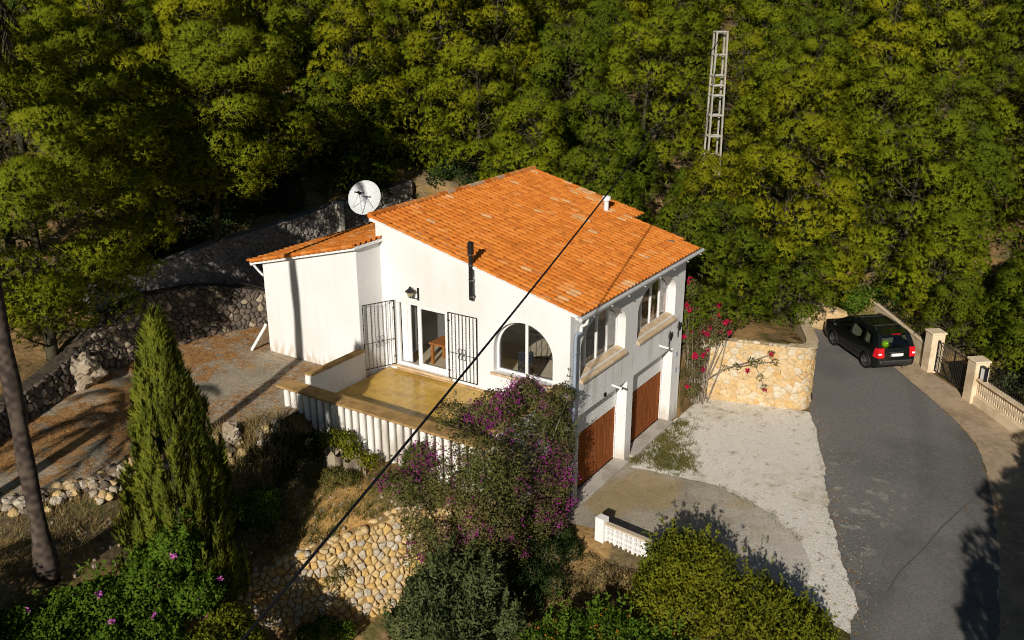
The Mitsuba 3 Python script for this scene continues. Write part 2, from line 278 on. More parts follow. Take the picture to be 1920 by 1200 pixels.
up_pts = shared + [(-5.9, -12.3, 3.05), (-10, -13, 3), (-8.6, -12.1, 3.1), (-4.35, -8.9, 1.25), (-2.9, -7.2, 1.75), (-1.75, -5.2, 2.2), (-.4, -4.6, 2.2), (-7.2, -4.4, 2.75), (-5, -4.4, 2.55), (-3, -4.4, 2.6), (-4, -2, 2.3), (-3, 4, 1.5), (-4.5, -6, 2.05), (-6, -7.2, 2.35), (-6, -9.5, 2.2),
                   (-4, 12, 2.9), (-8, 12, 4.2), (-4.1, 20.7, 2.6), (0, 14, 2.4), (-2, 11, 2.4), (2.5, 11.6, 2.33), (-12, 15, 6.3), (-15.4, 9, 6.1), (-15.6, 3, 5.8), (-15.2, -3, 4.9), (-15.0, -7, 4.1), (-14, -10.5, 3.6), (-20, -10, 5), (-25, 0, 7.5), (-20, 15, 8.2), (-30, 25, 11.5), (1.5, 16, 1.6), (.5, 20, .9), (-7, 9.5, 3), (-40, 0, 9)]
lo_pts = shared + [(-3.6, -9, -.5), (-2.2, -7, -.6), (-1, -5.4, -.6), (0, -4.3, -.5), (0, -9, -1.6), (4, -6, -1.3), (3, -2.5, -.45), (6, -2.8, -.5), (1, -2, -.35), (0, -15, -2), (5, -15, -1.5), (7, -6, -.5), (-3, -20, -1), (13, 18, -.3), (16, 14, -.8), (18, 8, -1), (16, 0, -.3), (17, -10, -.3), (9, 22, .6), (4, 24, 1.3), (30, 10, -1), (30, -15, -1), (5, -40, -2), (40, -40, -2)]
def _rbf(p):
    p = np.array(p, float); return RBFInterpolator(p[:, :2], p[:, 2], kernel='linear', smoothing=.15)
_ru, _rl = _rbf(up_pts), _rbf(lo_pts)
def Hh(x, y, rough=True):
    x = np.asarray(x, float).ravel(); y = np.asarray(y, float).ravel(); P = np.c_[x, y]; g = shapely.points(P)
    ru, rl = _ru(P), _rl(P)
    if rough:
        nz = (meshkit.fbm(np.c_[P * .9, P[:, :1] * 0], 4) - .5) * .35; ru = ru + nz; rl = rl + nz
    d = shapely.distance(g, COURT); t = np.clip(d / .7, 0, 1); ru = 3.17 + (ru - 3.17) * t * t * (3 - 2 * t)
    d = shapely.distance(g, FLAT); t = np.clip(d / 1.2, 0, 1); rl = -.03 + (rl + .03) * t * t * (3 - 2 * t)
    z = np.where(shapely.contains(UPPER, g), ru, rl)
    return np.where((x > -3) & (x < -.05) & (y > .1) & (y < 8.2), -.05, z)
def hz(x, y): return float(Hh([x], [y])[0])
xs = np.unique(np.concatenate([np.linspace(-600, -90, 8), np.arange(-84, -24, 3.0), np.arange(-24, 17, .25), np.arange(17, 60, 2.5), np.linspace(60, 600, 9)]))
ys = np.unique(np.concatenate([np.linspace(-600, -60, 8), np.arange(-50, -18, 2.0), np.arange(-18, 27, .25), np.arange(27, 120, 2.0), np.linspace(130, 900, 10)]))
gx, gy = np.meshgrid(xs, ys, indexing='ij'); gz = Hh(np.clip(gx, -130, 130), np.clip(gy, -60, 150))
i, j = np.meshgrid(np.arange(len(xs) - 1), np.arange(len(ys) - 1), indexing='ij'); k = i * len(ys) + j
reg('ground', TM(np.c_[gx.ravel(), gy.ravel(), gz], np.stack([k, k + len(ys), k + len(ys) + 1, k + 1], -1).reshape(-1, 4)), 'm_ground', smooth=True)
lab('ground', 'brown earth and dry grass of the garden slopes and hillside', kind='structure')

ROADL = [(1.2, 21.0), (1.35, 19.2), (1.8, 18.3), (2.7, 15.0), (3.95, 11.1), (4.6, 9.7), (5.35, 7.8), (6.4, 4.6), (7.5, 1.95), (8.4, .2), (8.75, -3), (8.8, -26)]
ROADR = [(13, -26), (12.0, -5), (11.55, .6), (11.1, 4.3), (10.6, 7.3), (9.8, 10.9), (8.85, 12.9), (7.45, 14.8), (6.1, 16.6), (4.3, 19.2), (3.0, 21.2)]
def smoothline(p, n=90):
    p = np.array(p, float); s = np.r_[0, np.cumsum(np.linalg.norm(np.diff(p, axis=0), axis=1))]; t = np.linspace(0, s[-1], n)
    q = np.c_[np.interp(t, s, p[:, 0]), np.interp(t, s, p[:, 1])]
    for _ in range(3): q[1:-1] = (q[:-2] + 2 * q[1:-1] + q[2:]) / 4
    return q
RL, RR = smoothline(ROADL), smoothline(ROADR)
ROAD = ragged2(sg.Polygon(np.vstack([RL, RR])), .09, .08, 3)
reg('road', sheet(ROAD, .008), 'm_asphalt'); reg('road__tar_seam', sheet(shapely.LineString([(10.3, 8.6), (9.9, 7.0), (9.5, 5.2), (9.3, 3.9), (8.95, 2.2), (8.9, 1.2)]).buffer(.028), .0105), flat('m_tar', (.115, .11, .102))); lab('road', 'grey asphalt lane curving past the house', kind='structure')
GRAV = ragged(sg.Polygon([(.1, 3.6), (3.1, 3.95), (5, 3.3), (6.3, 2.3), (6.7, 1.4), (7.1, -.4), (8.5, -1.1), (8.9, -.9), (8.8, .8), (8.0, 3.2), (7.0, 5.5), (6.0, 8.0), (4.9, 10.2), (4.0, 11.0), (3.0, 10.8), (.1, 10.0)]), .12, .2, 5)
reg('gravel_yard', sheet(GRAV.difference(ROAD), .002), 'm_gravel'); lab('gravel_yard', 'pale gravel yard between the garages and the lane', kind='structure')
SLAB = sg.Polygon([(.03, -.45), (2.55, -.2), (5.0, -.6), (7.3, -.9), (6.9, 1.2), (6.3, 2.35), (5, 3.32), (3.1, 3.97), (.95, 3.7), (.35, 3.6), (.03, 7.6)])
reg('driveway', sheet(ragged2(SLAB, .05, .1, 8), .012), 'm_slab'); lab('driveway', 'weathered concrete driveway slab in front of the near garage', kind='structure')
VERGE = ragged2(sg.Polygon(np.vstack([RR[::-1][:62], [(11.9, 9.0), (11.2, 12.6), (8.9, 15.25), (6.85, 17.75), (4.6, 21.2)]])), .05, .1, 4)
reg('verge', sheet(VERGE.difference(ROAD), .003), 'm_verge'); lab('verge', 'pale dusty strip between the lane and the boundary wall', kind='structure')
VERGE2 = sg.Polygon([(11.7, -26), (11.3, 1), (10.9, 5), (10.3, 9.5), (12.6, 9.0), (13.4, 0), (14, -26)])
reg('pavement', sheet(VERGE2.difference(ROAD).difference(VERGE), .003), 'm_conc'); lab('pavement', 'grey concrete edge strip along the right of the lane', kind='structure')
# courtyard: slabs with open joints on a base
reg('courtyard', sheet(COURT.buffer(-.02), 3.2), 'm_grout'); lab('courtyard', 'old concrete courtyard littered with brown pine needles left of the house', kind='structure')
a0 = math.radians(-8); ca, sa = math.cos(a0), math.sin(a0)
for iu in range(-8, 4):
    for iv in range(-5, 5):
        u0, v0 = iu * 3.1 + .8, iv * 3.4 + .6
        c = sg.Polygon([(u0 * ca - v0 * sa, u0 * sa + v0 * ca) for u0, v0 in ((u0, v0), (u0 + 3.1, v0), (u0 + 3.1, v0 + 3.4), (u0, v0 + 3.4))]).buffer(-.008).intersection(COURT.buffer(-.02))
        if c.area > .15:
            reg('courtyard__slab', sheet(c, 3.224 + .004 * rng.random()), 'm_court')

# ------------------------------------------------------------------ the villa
V = 'villa'
lab(V, 'white stucco villa with orange tiled sloping roof and two garages', 'house')
SL = .245
def zr(x): return 6.34 + SL * (.3 - x)
def sector(x0, x1, z0, zs, zt, n=24):      # opening with an arched (elliptic) head
    cx, a, b = (x0 + x1) / 2, (x1 - x0) / 2, zt - zs; g = np.linspace(0, np.pi, n)
    return sg.Polygon([(x0, z0), (x1, z0)] + [(cx + a * math.cos(t), zs + b * math.sin(t)) for t in g])
DOOR = sg.box(-6.31, 3.40, -4.22, 5.56)
ARCH = sector(-2.58, -.55, 3.97, 4.72, 5.69)
front = sg.Polygon([(-6.95, 0), (0, 0), (0, zr(0) - .13), (-6.95, zr(-6.95) - .13)]).difference(DOOR).difference(ARCH)
reg(V + '__front_wall', to_xz(ext(front, .3), 0), 'm_stucco')
GW = [sector(.62, 3.5, 4.12, 5.02, 5.78), sector(4.35, 7.3, 4.12, 5.02, 5.78)]
def garage_op(y0, y1):
    p = sg.box(y0, -.2, y1, 2.93); return p.buffer(-.09).buffer(.09).union(sg.box(y0, -.2, y1, 2.2))
GG = [garage_op(.62, 3.78), garage_op(4.22, 7.34)]
side = sg.box(.302, -.1, 8.07, zr(0) - .13)
for q in GW + GG: side = side.difference(q)
reg(V + '__garage_wall', to_yz(ext(side, .35), -.35), 'm_stucco')
reg(V + '__back_wall', cat([box(-6.95, -6.65, .302, 9.3, 0, zr(-6.95) - .14), to_xz(ext(sg.Polygon([(-6.648, 0), (-2.6, 0), (-2.6, zr(-2.6) - .14), (-6.648, zr(-6.65) - .14)]), .3), 9.0),
                            to_xz(ext(sg.Polygon([(-2.598, 0), (-.352, 0), (-.352, zr(-.35) - .14), (-2.598, zr(-2.6) - .14)]), .3), 7.77), box(-2.9, -2.6, 8.072, 8.998, 0, zr(-2.6) - .15)]), 'm_stucco')
reg(V + '__floor', box(-6.64, -.36, .31, 7.76, 3.2, 3.385), 'm_floorin')
reg(V + '__inner_wall', cat([box(-6.6, -3.4, 4.6, 4.72, 3.386, 6.9), box(-3.4, -3.28, 4.6, 7.7, 3.386, 6.9)]), 'm_room')
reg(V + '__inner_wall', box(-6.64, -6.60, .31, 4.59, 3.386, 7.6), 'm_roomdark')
reg(V + '__inner_wall', box(-3.2, -.36, 7.66, 7.76, 3.386, 6.6), 'm_brick')

def roof(key, poly, zfun, slope, x0, x1, y0, y1, thick=.1, ncap=300, cam_near=True):
    m = ext(poly, thick); v = m.vertices.copy(); v[:, 2] += zfun(v[:, 0]) - .04 - thick
    reg(key, TM(v, m.faces), 'm_white')
    ca = 1 / math.sqrt(1 + slope ** 2); L, P, EXP = .42, .236, .345
    g = np.linspace(np.pi, 0, 6); prof = [(.078 - .078 * math.cos(math.pi - t) if 0 else .078 + .078 * math.cos(t), .066 * math.sin(t)) for t in g] + [(.196, -.010), (P, .0)]
    prof = np.array(prof); n = len(prof); rows = []
    for s, dz in ((0, 0.), (L, .026), (L, .006)): rows.append(np.c_[np.full(n, s), prof[:, 0], prof[:, 1] * (1 if dz != .006 else .55) + dz])
    tv = np.vstack(rows); a, b = np.meshgrid(np.arange(2), np.arange(n - 1), indexing='ij'); q = a * n + b
    tf = np.stack([q, q + n, q + n + 1, q + 1], -1).reshape(-1, 4)
    tile = TM(tv, tf)
    e = np.array([1, 0, -slope]) * ca; nn = np.array([slope, 0, 1]) * ca; w = np.array([0, 1., 0])
    spots = []; tp = shapely.affinity.scale(poly, 1.012, 1.004)
    for c in range(int((x1 - x0) / ca / EXP) + 1):
        for r in range(int((y1 - y0) / P) + 1):
            s, y = c * EXP, y0 + r * P
            o = np.array([x0, y, float(zfun(x0)) - .022]) + e * s
            mid = o + e * .2 + w * .1
            if not tp.contains(sg.Point(mid[0], mid[1])): continue
            spots.append(o)
    spots = np.array(spots); d = np.linalg.norm(spots - CAM, axis=1); order = np.argsort(d)
    age = meshkit.fbm(spots * [1.1, 1.1, 0] + 5, 3); rest = {}
    plys = [mikit.ply(tile, f'm_tile_{i}') for i in range(6)]
    for rank, ii in enumerate(order):
        o = spots[ii]; u = rng.random()
        k = 0 if u < .40 else 1 if u < .62 else 2 if u < .80 else 3
        if age[ii] > .63 and rng.random() < .22 or rng.random() < .012: k = 4
        if age[ii] > .67 and rng.random() < .25 or rng.random() < .008: k = 5
        o = o + nn * rng.normal(0, .003) + w * rng.normal(0, .004); yaw = rng.normal(0, .012); tz = rng.normal(0, .007)
        e2 = e * math.cos(yaw) + w * math.sin(yaw) + nn * tz; w2 = w * math.cos(yaw) - e * math.sin(yaw)
        M_ = np.eye(4); M_[:3, 0], M_[:3, 1], M_[:3, 2], M_[:3, 3] = e2, w2, nn, o
        if rank < ncap: put(key + '__tile', plys[k], T(M_.tolist()))
        else: rest.setdefault(k, []).append(TM(tile.vertices @ M_[:3, :3].T + o, tile.faces))
    for k, ms in rest.items():
        kk = key + ('__tile_field' if k == 0 else f'__tile_field__{k}'); scene[kk] = mikit.ply(cat(ms), f'm_tile_{k}')
    if rest: lab(key + '__tile_field', 'upper orange roof tiles weathered paler in places', kind='stuff')
RP = sg.Polygon([(-7.03, -.12), (.28, -.12), (.28, 8.42), (-2.42, 8.47), (-2.42, 9.42), (-7.03, 9.5)])
roof(V + '__roof', RP, zr, SL, -7.06, .34, -.15, 9.5)
def za(x): return 7.52 - .255 * (-6.68 - x)
RA = sg.Polygon([(-11.3, -1.28), (-6.68, -1.28), (-6.68, -.006), (-6.956, -.006), (-6.956, 5.2), (-11.3, 5.2)])
# the annex falls away to -x: build it mirrored in x
def zam(x): return za(-x)
def mirror_roof():
    before = set(scene); roof(V + '__annex_roof', shapely.affinity.scale(RA, -1, 1, origin=(0, 0)), zam, .255, 6.66, 11.34, -1.3, 5.2, ncap=0)
    for k in set(scene) - before:
        v, f, *_ = meshkit.WRITTEN[scene[k]['filename']]
        scene[k] = mikit.ply(TM(v * [-1, 1, 1], f[:, ::-1]), scene[k]['bsdf']['id'])
mirror_roof(); labels[V + '__annex_roof__tile_field']['label'] = 'orange tiles of the low annex roof'
# the annex roof's tiles at its front edge, one by one
for q in range(21):
    x = -11.2 + q * .215
    reg(V + '__annex_roof__verge_tile', tube([(x, -1.31, float(za(x)) + .0), (x + .2, -1.31, float(za(x + .2)) + .0)], [.075, .06], 7), f'm_tile_{[0, 1, 3, 4][q % 4]}')
for q in range(22):
    y = -.12 + q * .438
    reg(V + '__roof__ridge_tile', tube([(-7.06, y, zr(-7.06) + .02), (-7.06, y + .43, zr(-7.06) + .02)], [.10, .085], 9), ['m_ridge', 'm_tile_3', 'm_tile_1', 'm_tile_4'][int(rng.integers(4))])
reg(V + '__roof__ridge_mortar', box(-7.10, -6.98, -.11, 9.48, zr(-7) - .16, zr(-7) - .02), 'm_conc')
# rake edge: a thin bed of mortar under the tiles
mm = ext(sg.box(-7.02, -.165, .27, -.122), .05); vv = mm.vertices.copy(); vv[:, 2] += zr(vv[:, 0]) - .10; reg(V + '__roof__verge_mortar', TM(vv, mm.faces), 'm_white')

# annex walls
def annex_top(x): return float(za(x)) - .16
reg(V + '__annex_wall', cat([to_xz(ext(sg.Polygon([(-10.9, 2.9), (-6.8, 2.9), (-6.8, annex_top(-6.8)), (-10.9, annex_top(-10.9))]), .3), -1.1), box(-7.1, -6.8, -.798, -.003, 2.9, annex_top(-6.85)),
                             box(-10.9, -10.6, -.798, 5, 2.9, annex_top(-10.9)), to_xz(ext(sg.Polygon([(-10.6, 2.9), (-6.96, 2.9), (-6.96, annex_top(-6.96)), (-10.6, annex_top(-10.6))]), .2), 4.8)]), 'm_stucco')
reg(V + '__annex_gutter', tube([(-11.33, -1.2, 6.2), (-11.33, 5.1, 6.2)], .055, 8), 'm_gutter')
reg(V + '__annex_bracket', tube([(-11.3, -1.15, 6.2), (-11.1, -1.12, 6.0), (-10.93, -1.08, 5.85)], .04, 7), 'm_gutter')
def disc4(r, n=16):
    g = np.linspace(np.pi, 1.5 * np.pi, n); return sg.Polygon([(-6.95, -1.102)] + [(-6.95 + r * math.cos(t), -1.102 + r * math.sin(t)) for t in g])
for r, z0, z1 in ((1.05, 3.2, 3.42), (.68, 3.42, 3.62)):
    m = ext(disc4(r), z1 - z0 - .03); m.apply_translation([0, 0, z0]); reg(V + '__corner_step', m, 'm_stucco')
    m = ext(disc4(r - .04), .03); m.apply_translation([0, 0, z1 - .03]); reg(V + '__corner_step__tread', m, 'm_ochre')

# patio door
fr = [(-6.31, -6.22, 3.40, 5.56), (-4.31, -4.22, 3.40, 5.56), (-6.22, -4.31, 5.47, 5.56), (-6.22, -4.31, 3.40, 3.47)]
PD = V + '__patio_door'
reg(PD + '__frame', cat([box(a, b, .08, .17, c, d, .006) for a, b, c, d in fr]), 'm_upvc')
for n_, (a, b, y) in enumerate(((-6.2, -5.98, .185), (-5.5, -5.36, .105), (-4.44, -4.315, .105), (-6.0, -5.86, .22))):
    reg(PD + '__stile', box(a, b, y, y + .05, 3.475, 5.465, .006), 'm_upvc')
reg(PD + '__rail', box(-5.36, -4.44, .105, .155, 3.475, 3.57, .005), 'm_upvc')
reg(PD + '__rail', box(-5.36, -4.44, .105, .155, 5.39, 5.465, .005), 'm_upvc')
reg(PD + '__pane', TM([(-5.36, .13, 3.57), (-4.44, .13, 3.57), (-4.44, .13, 5.39), (-5.36, .13, 5.39)], [[0, 1, 2, 3]]), 'm_glass')
reg(PD + '__pane', TM([(-5.86, .24, 3.57), (-5.5, .24, 3.57), (-5.5, .24, 5.39), (-5.86, .24, 5.39)], [[0, 1, 2, 3]]), 'm_glass')
reg(PD + '__sill', box(-6.4, -4.1, -.12, .08, 3.345, 3.398, .008), 'm_sill')
def grille(o, u, w=1.05, z0=3.43, z1=5.55):
    o = np.array(o, float); u = np.array(u, float); u /= np.linalg.norm(u); g = V + '__grille_gate'; k = num(g)
    P = lambda s, z: (o[0] + u[0] * s, o[1] + u[1] * s, z)
    reg(k + '__frame', cat([rod(P(0, z0), P(0, z1), .02, 4), rod(P(w, z0), P(w, z1), .02, 4), rod(P(0, z1), P(w, z1), .017, 4), rod(P(0, z0), P(w, z0), .017, 4)]), 'm_iron')
    for q in range(1, 8): reg(k + '__bar', rod(P(w * q / 8, z0), P(w * q / 8, z1), .0095, 5), 'm_iron')
    zc = z0 + .85
    reg(k + '__lock_rail', rod(P(0, zc), P(w, zc), .012, 4), 'm_iron')
    g_ = np.linspace(0, 2 * np.pi, 14)
    reg(k + '__scroll', cat([tube([P(w * .47 + .07 * math.cos(t) * sx + .07 * sx, zc + .1 * sz + .08 * math.sin(t)) for t in g_], .009, 4) for sx in (-1, 1) for sz in (-1, 1)]), 'm_iron')
    reg(k + '__hinge', cat([rod(P(-.02, z), P(.05, z), .022, 5) for z in (z0 + .25, z1 - .25)]), 'm_iron')
    return k
k1 = grille((-6.31, -.05), (-.42, -.92)); k2 = grille((-4.2, -.055), (1, 0))
# front arched window
AW = V + '__arched_window'
def ring(poly, w): return poly.difference(poly.buffer(-w))
inner = ARCH.buffer(-.001)
reg(AW + '__frame', to_xz(ext(ring(inner, .065), .06), .2), 'm_upvc')
reg(AW + '__mullion', box(-1.60, -1.51, .195, .255, 4.03, 5.60, .005), 'm_upvc')
def pane_poly(poly, plane, off):
    v, f = trimesh.creation.triangulate_polygon(poly, engine='earcut'); o = np.full(len(v), off)
    return TM(np.c_[v[:, 0], o, v[:, 1]] if plane == 'y' else np.c_[o, v[:, 0], v[:, 1]], f)
reg(AW + '__pane', pane_poly(inner.buffer(-.065).difference(sg.box(-1.60, 3, -1.51, 6)).geoms[0], 'y', .23), 'm_glass')
reg(AW + '__pane', pane_poly(inner.buffer(-.065).difference(sg.box(-1.60, 3, -1.51, 6)).geoms[1], 'y', .23), 'm_glass')
reg(AW + '__sill', box(-2.66, -.48, -.10, .19, 3.90, 3.968, .01), 'm_sill')
# side windows: three uprights each
for n_, q in enumerate(GW):
    k = num(V + '__side_window'); y0, _, y1, _ = q.bounds; qi = q.buffer(-.001); inn = qi.buffer(-.06)
    reg(k + '__frame', to_yz(ext(ring(qi, .06), .06), -.33), 'm_upvc')
    ys_ = [y0 + (y1 - y0) * t for t in (.27, .52, .76)]
    cut = inn
    for y in ys_:
        reg(k + '__mullion', box(-.34, -.265, y - .035, y + .035, 4.185, min(5.70, 5.02 + .70 * math.sqrt(max(0, 1 - ((y - (y0 + y1) / 2) / ((y1 - y0) / 2)) ** 2))), .004), 'm_upvc')
        cut = cut.difference(sg.box(y - .035, 3, y + .035, 7))
    for g in cut.geoms: reg(k + '__pane', pane_poly(g, 'x', -.30), 'm_glass')
    reg(k + '__sill', to_xz(ext(sg.Polygon([(-.27, 4.10), (-.27, 4.185), (.10, 4.02), (.10, 3.95), (0.003, 3.98), (0.003, 4.10)]), y1 - y0 - .01), y0 + .005), 'm_sill')
# garage doors
for n_, (y0, y1) in enumerate(((.62, 3.78), (4.22, 7.34))):
    k = num(V + '__garage_door')
    reg(k + '__transom_panel', box(-.46, -.37, y0 - .1, y1 + .1, 1.97, 3.1), 'm_stucco')
    [reg(k + '__jamb', box(-.40, -.355, a, a + .046, .09, 1.97), 'm_white') for a in (y0 + .004, y1 - .05)]
    w = (y1 - y0 - .1) / 14
    for q in range(14): reg(k + '__plank', box(-.415 - .004 * (q % 2), -.375 + rng.normal(0, .001), y0 + .05 + w * q + .004, y0 + .05 + w * (q + 1) - .004, .10, 1.965, .004), 'm_door')
    reg(k + '__backing', box(-.46, -.42, y0 - .1, y1 + .1, .0, 1.968), 'm_black')
    reg(k + '__handle', rod((-.37, (y0 + y1) / 2 - .08, 1.0), (-.35, (y0 + y1) / 2 + .08, 1.0), .015), 'm_steel')
    reg(k + '__threshold', box(-.36, .16, y0 - .02, y1 + .06, .0, .085, .012), 'm_conc')
# gutter, downpipe, flue, vent, spouts, lamp
reg(V + '__gutter', tube([(.37, -.13, 6.19), (.37, 8.58, 6.19)], .068, 10), 'm_gutter', smooth=40)
reg(V + '__gutter__bracket', cat([box(.28, .44, y - .02, y + .02, 6.09, 6.12) for y in np.arange(.6, 8.4, 1.1)]), 'm_gutter')
reg(V + '__fascia', box(.20, .279, -.10, 8.40, 6.16, 6.218), 'm_white')
reg(V + '__gutter_outlet', tube([(.37, .28, 6.13), (.36, .28, 5.98), (.13, .40, 5.80), (.11, .40, 5.66)], .05, 9), 'm_white', smooth=40)
reg(V + '__downpipe', tube([(.11, .44, 5.62), (.10, .16, 5.60), (.10, .12, 5.55), (.09, .12, 3), (.09, .10, .06)], .05, 9), 'm_pipe', smooth=40)
reg(V + '__downpipe__clip', cat([box(.003, .15, .05, .19, z - .015, z + .015) for z in (5.1, 3.9, 2.6, 1.3)]), 'm_pipe')
FX, FY = -3.25, -.15
reg(V + '__flue', lathe([(0.001, 6.14), (.068, 6.14), (.068, 7.52), (.095, 7.53), (.095, 7.86), (.02, 7.90), (.001, 7.90)], (FX, FY, 0), 16), 'm_flue', smooth=40)
reg(V + '__flue__band', cat([lathe([(.069, z), (.082, z), (.082, z + .035), (.069, z + .035)], (FX, FY, 0), 16) for z in (6.22, 6.72, 7.18, 7.49)]), 'm_steel')
reg(V + '__flue__bracket', box(FX - .03, FX + .03, FY, -.002, 6.76, 6.80), 'm_steel')
reg(V + '__flue__wall_thimble', rod((FX, -.14, 6.2), (FX, .05, 6.2), .06, 10), 'm_flue')
cx, cy = -3.19, 8.13
reg(V + '__roof_vent', lathe([(.001, zr(cx) - .05), (.085, zr(cx) - .05), (.085, zr(cx) + .42), (.001, zr(cx) + .42)], (cx, cy, 0), 14), 'm_white', smooth=40)
reg(V + '__roof_vent__cowl', lathe([(.001, zr(cx) + .40), (.15, zr(cx) + .40), (.16, zr(cx) + .46), (.15, zr(cx) + .54), (.001, zr(cx) + .58)], (cx, cy, 0), 14), 'm_white', smooth=50)
for (y, z) in ((2.72, 3.14), (6.2, 3.32)):
    k = reg(V + '__water_spout', rod((-.02, y, z + .01), (.34, y, z - .03), .035, 9), 'm_white'); reg(k + '__rim', rod((.34, y, z - .03), (.36, y, z - .032), .042, 9), 'm_flue')
reg(V + '__wall_vent', lathe([(.001, 0), (.07, 0), (.07, .03), (.001, .03)], (0, 0, 0), 12).apply_transform(trimesh.transformations.rotation_matrix(math.pi / 2, [0, 1, 0])).apply_translation([.001, 2.22, 3.02]), 'm_black')
LX, LZ = -5.5, 5.98
WL = V + '__wall_lantern'
reg(WL + '__bracket', cat([box(LX + .13, LX + .19, -.03, -.001, LZ - .28, LZ + .12), tube([(LX + .16, -.02, LZ - .22), (LX + .1, -.12, LZ - .2), (LX + .02, -.2, LZ - .12)], .014, 6)]), 'm_iron')
reg(WL + '__cap', lathe([(.001, LZ + .20), (.03, LZ + .18), (.06, LZ + .12), (.17, LZ + .05), (.17, LZ + .03), (.001, LZ + .03)], (LX, -.2, 0), 6), 'm_iron')
reg(WL + '__glass', lathe([(.125, LZ + .03), (.075, LZ - .12), (.001, LZ - .12)], (LX, -.2, 0), 6), mat('m_lampglass', {'type': 'roughplastic', 'diffuse_reflectance': rgb(.36, .34, .20), 'alpha': .2}))
reg(WL + '__base', lathe([(.08, LZ - .115), (.03, LZ - .17), (.001, LZ - .18)], (LX, -.2, 0), 6), 'm_iron')
# two wrought iron ornaments beside the far garage
def ornament(y, z, s):
    def C(pts): return tube([(.045, y + s * a, z + s * b) for a, b in pts], .02, 5)
    g = np.linspace(0, 1.6 * np.pi, 14)
    return cat([C([(-.12, -.36), (-.11, -.1), (-.05, .25), (-.07, .34)]), C([(-.07 + .13 * math.sin(t), .12 - .13 * math.cos(t)) for t in g]), C([(.02, -.1), (.12, -.02), (.2, .1), (.19, .22), (.12, .2), (.14, .1), (.24, .04)]), rod((.0, y, z), (.05, y, z), .012)])
for y, z, s in ((7.0 - .02, 3.36, .8), (7.72, 3.5, .8)):
    lab(reg(V + '__wall_ornament', ornament(y, z, s), 'm_iron'))
for z in (2.45, 1.85): reg(V + '__meter_box', box(.001, .03, 7.62, 7.74, z, z + .16), 'm_pipe')
# leaning white tube and the rod behind the annex
lab(reg('leaning_tube', tube([(-11.42, -1.45, 3.25), (-10.95, -1.2, 4.1), (-10.93, -1.18, 4.2)], .05, 8), 'm_white'), 'white tube leaning against the left corner of the annex', 'tube')
lab(reg('horizontal_rod', tube([(-15.3, .6, 4.6), (-10.86, -.6, 5.22)], .035, 7), 'm_steel'), 'thin grey rod running from the annex to the dark stone bank', 'rod')
# satellite dish
SD = 'satellite_dish'; lab(SD, 'round white satellite dish at the top left corner of the main roof', 'satellite dish')
dc = np.array([-7.65, .42, 8.52]); dn = unit(np.array([.30, -.84, .46])); dx = unit(np.cross([0, 0, 1.], dn)); dz = np.cross(dn, dx)
rr = np.linspace(0, .54, 9); th = np.linspace(0, 2 * np.pi, 41)[:-1]
def dish(off):
    v = [dc + dn * (.13 * (r / .54) ** 2 + off) + (dx * math.cos(t) * .97 + dz * math.sin(t)) * r for r in rr for t in th]
    i, j = np.meshgrid(np.arange(8), np.arange(40), indexing='ij'); return v, np.stack([i * 40 + j, i * 40 + (j + 1) % 40, (i + 1) * 40 + (j + 1) % 40, (i + 1) * 40 + j], -1).reshape(-1, 4)
v1, f1 = dish(0)
reg(SD + '__reflector', TM(v1, f1), mat('m_dish', {'type': 'roughplastic', 'diffuse_reflectance': rgb(.62, .66, .68), 'alpha': .3}), smooth=True)
reg(SD + '__rim', tube([dc + dn * .13 + (dx * math.cos(t) * .97 + dz * math.sin(t)) * .54 for t in np.linspace(0, 2 * np.pi, 41)], .012, 5), 'm_dish')
fp = dc + dn * .58 + dz * .02
reg(SD + '__feed_arm', cat([rod(dc + dn * .13 - dz * .53, fp, .011), rod(dc + dn * .12 - dz * .35 + dx * .35, fp, .008), rod(dc + dn * .12 - dz * .35 - dx * .35, fp, .008)]), 'm_gutter')
reg(SD + '__feed_horn', cat([rod(fp + dn * .06, fp - dn * .10, .045, 8), rod(fp - dx * .16 + dz * .02, fp + dx * .16, .022, 6)]), 'm_black')
reg(SD + '__mast', tube([(-7.0, .62, 7.7), (-7.25, .62, 7.75), (-7.52, .6, 8.0), dc - dn * .05], .03, 7), 'm_steel')

# ------------------------------------------------------------------ terrace
TR = 'terrace'; lab(TR, 'raised terrace with ochre tiles and white fluted front wall', 'terrace')
reg(TR + '__base', box(-6.63, -.2, -3.49, -.004, 1.7, 3.215), 'm_grout')
tw = .33
tp = mikit.ply(box(-tw / 2 + .004, tw / 2 - .004, -tw / 2 + .004, tw / 2 - .004, -.02, .0, .003), 'm_terrace')
for ix in range(19):
    for iy in range(10):
        put(TR + '__tile', tp, T().translate([-6.62 + tw * (ix + .5), -.03 - tw * (iy + .5), 3.236 + rng.normal(0, .0008)]).rotate([1, 0, 0], float(rng.normal(0, .12))))
reg(TR + '__skirting', box(-6.3, -.42, -.022, -.003, 3.24, 3.30), 'm_ochre')
reg(TR + '__left_parapet', box(-6.87, -6.64, -3.47, -1.112, 2.4, 4.10), 'm_stucco')
reg(TR + '__left_parapet__cap', box(-6.90, -6.61, -3.45, -1.106, 4.10, 4.145, .008), 'm_ochre')
reg(TR + '__right_parapet', box(-.42, -.17, -3.4, -.003, 1.2, 3.98), 'm_stucco')
reg(TR + '__right_parapet__cap', box(-.45, -.14, -3.4, -.006, 3.98, 4.03, .008), 'm_ochre')
reg(TR + '__front_wall', box(-7.3, -.15, -3.78, -3.52, 1.2, 3.78), 'm_fluted')
for q in range(27):
    x = -7.2 + q * .264
    h = lathe([(.001, 3.77), (.05, 3.76), (.088, 3.70), (.088, 2.2), (.001, 2.2)], (x, -3.915, 0), 12); reg(TR + '__flute', h, 'm_fluted', smooth=40)
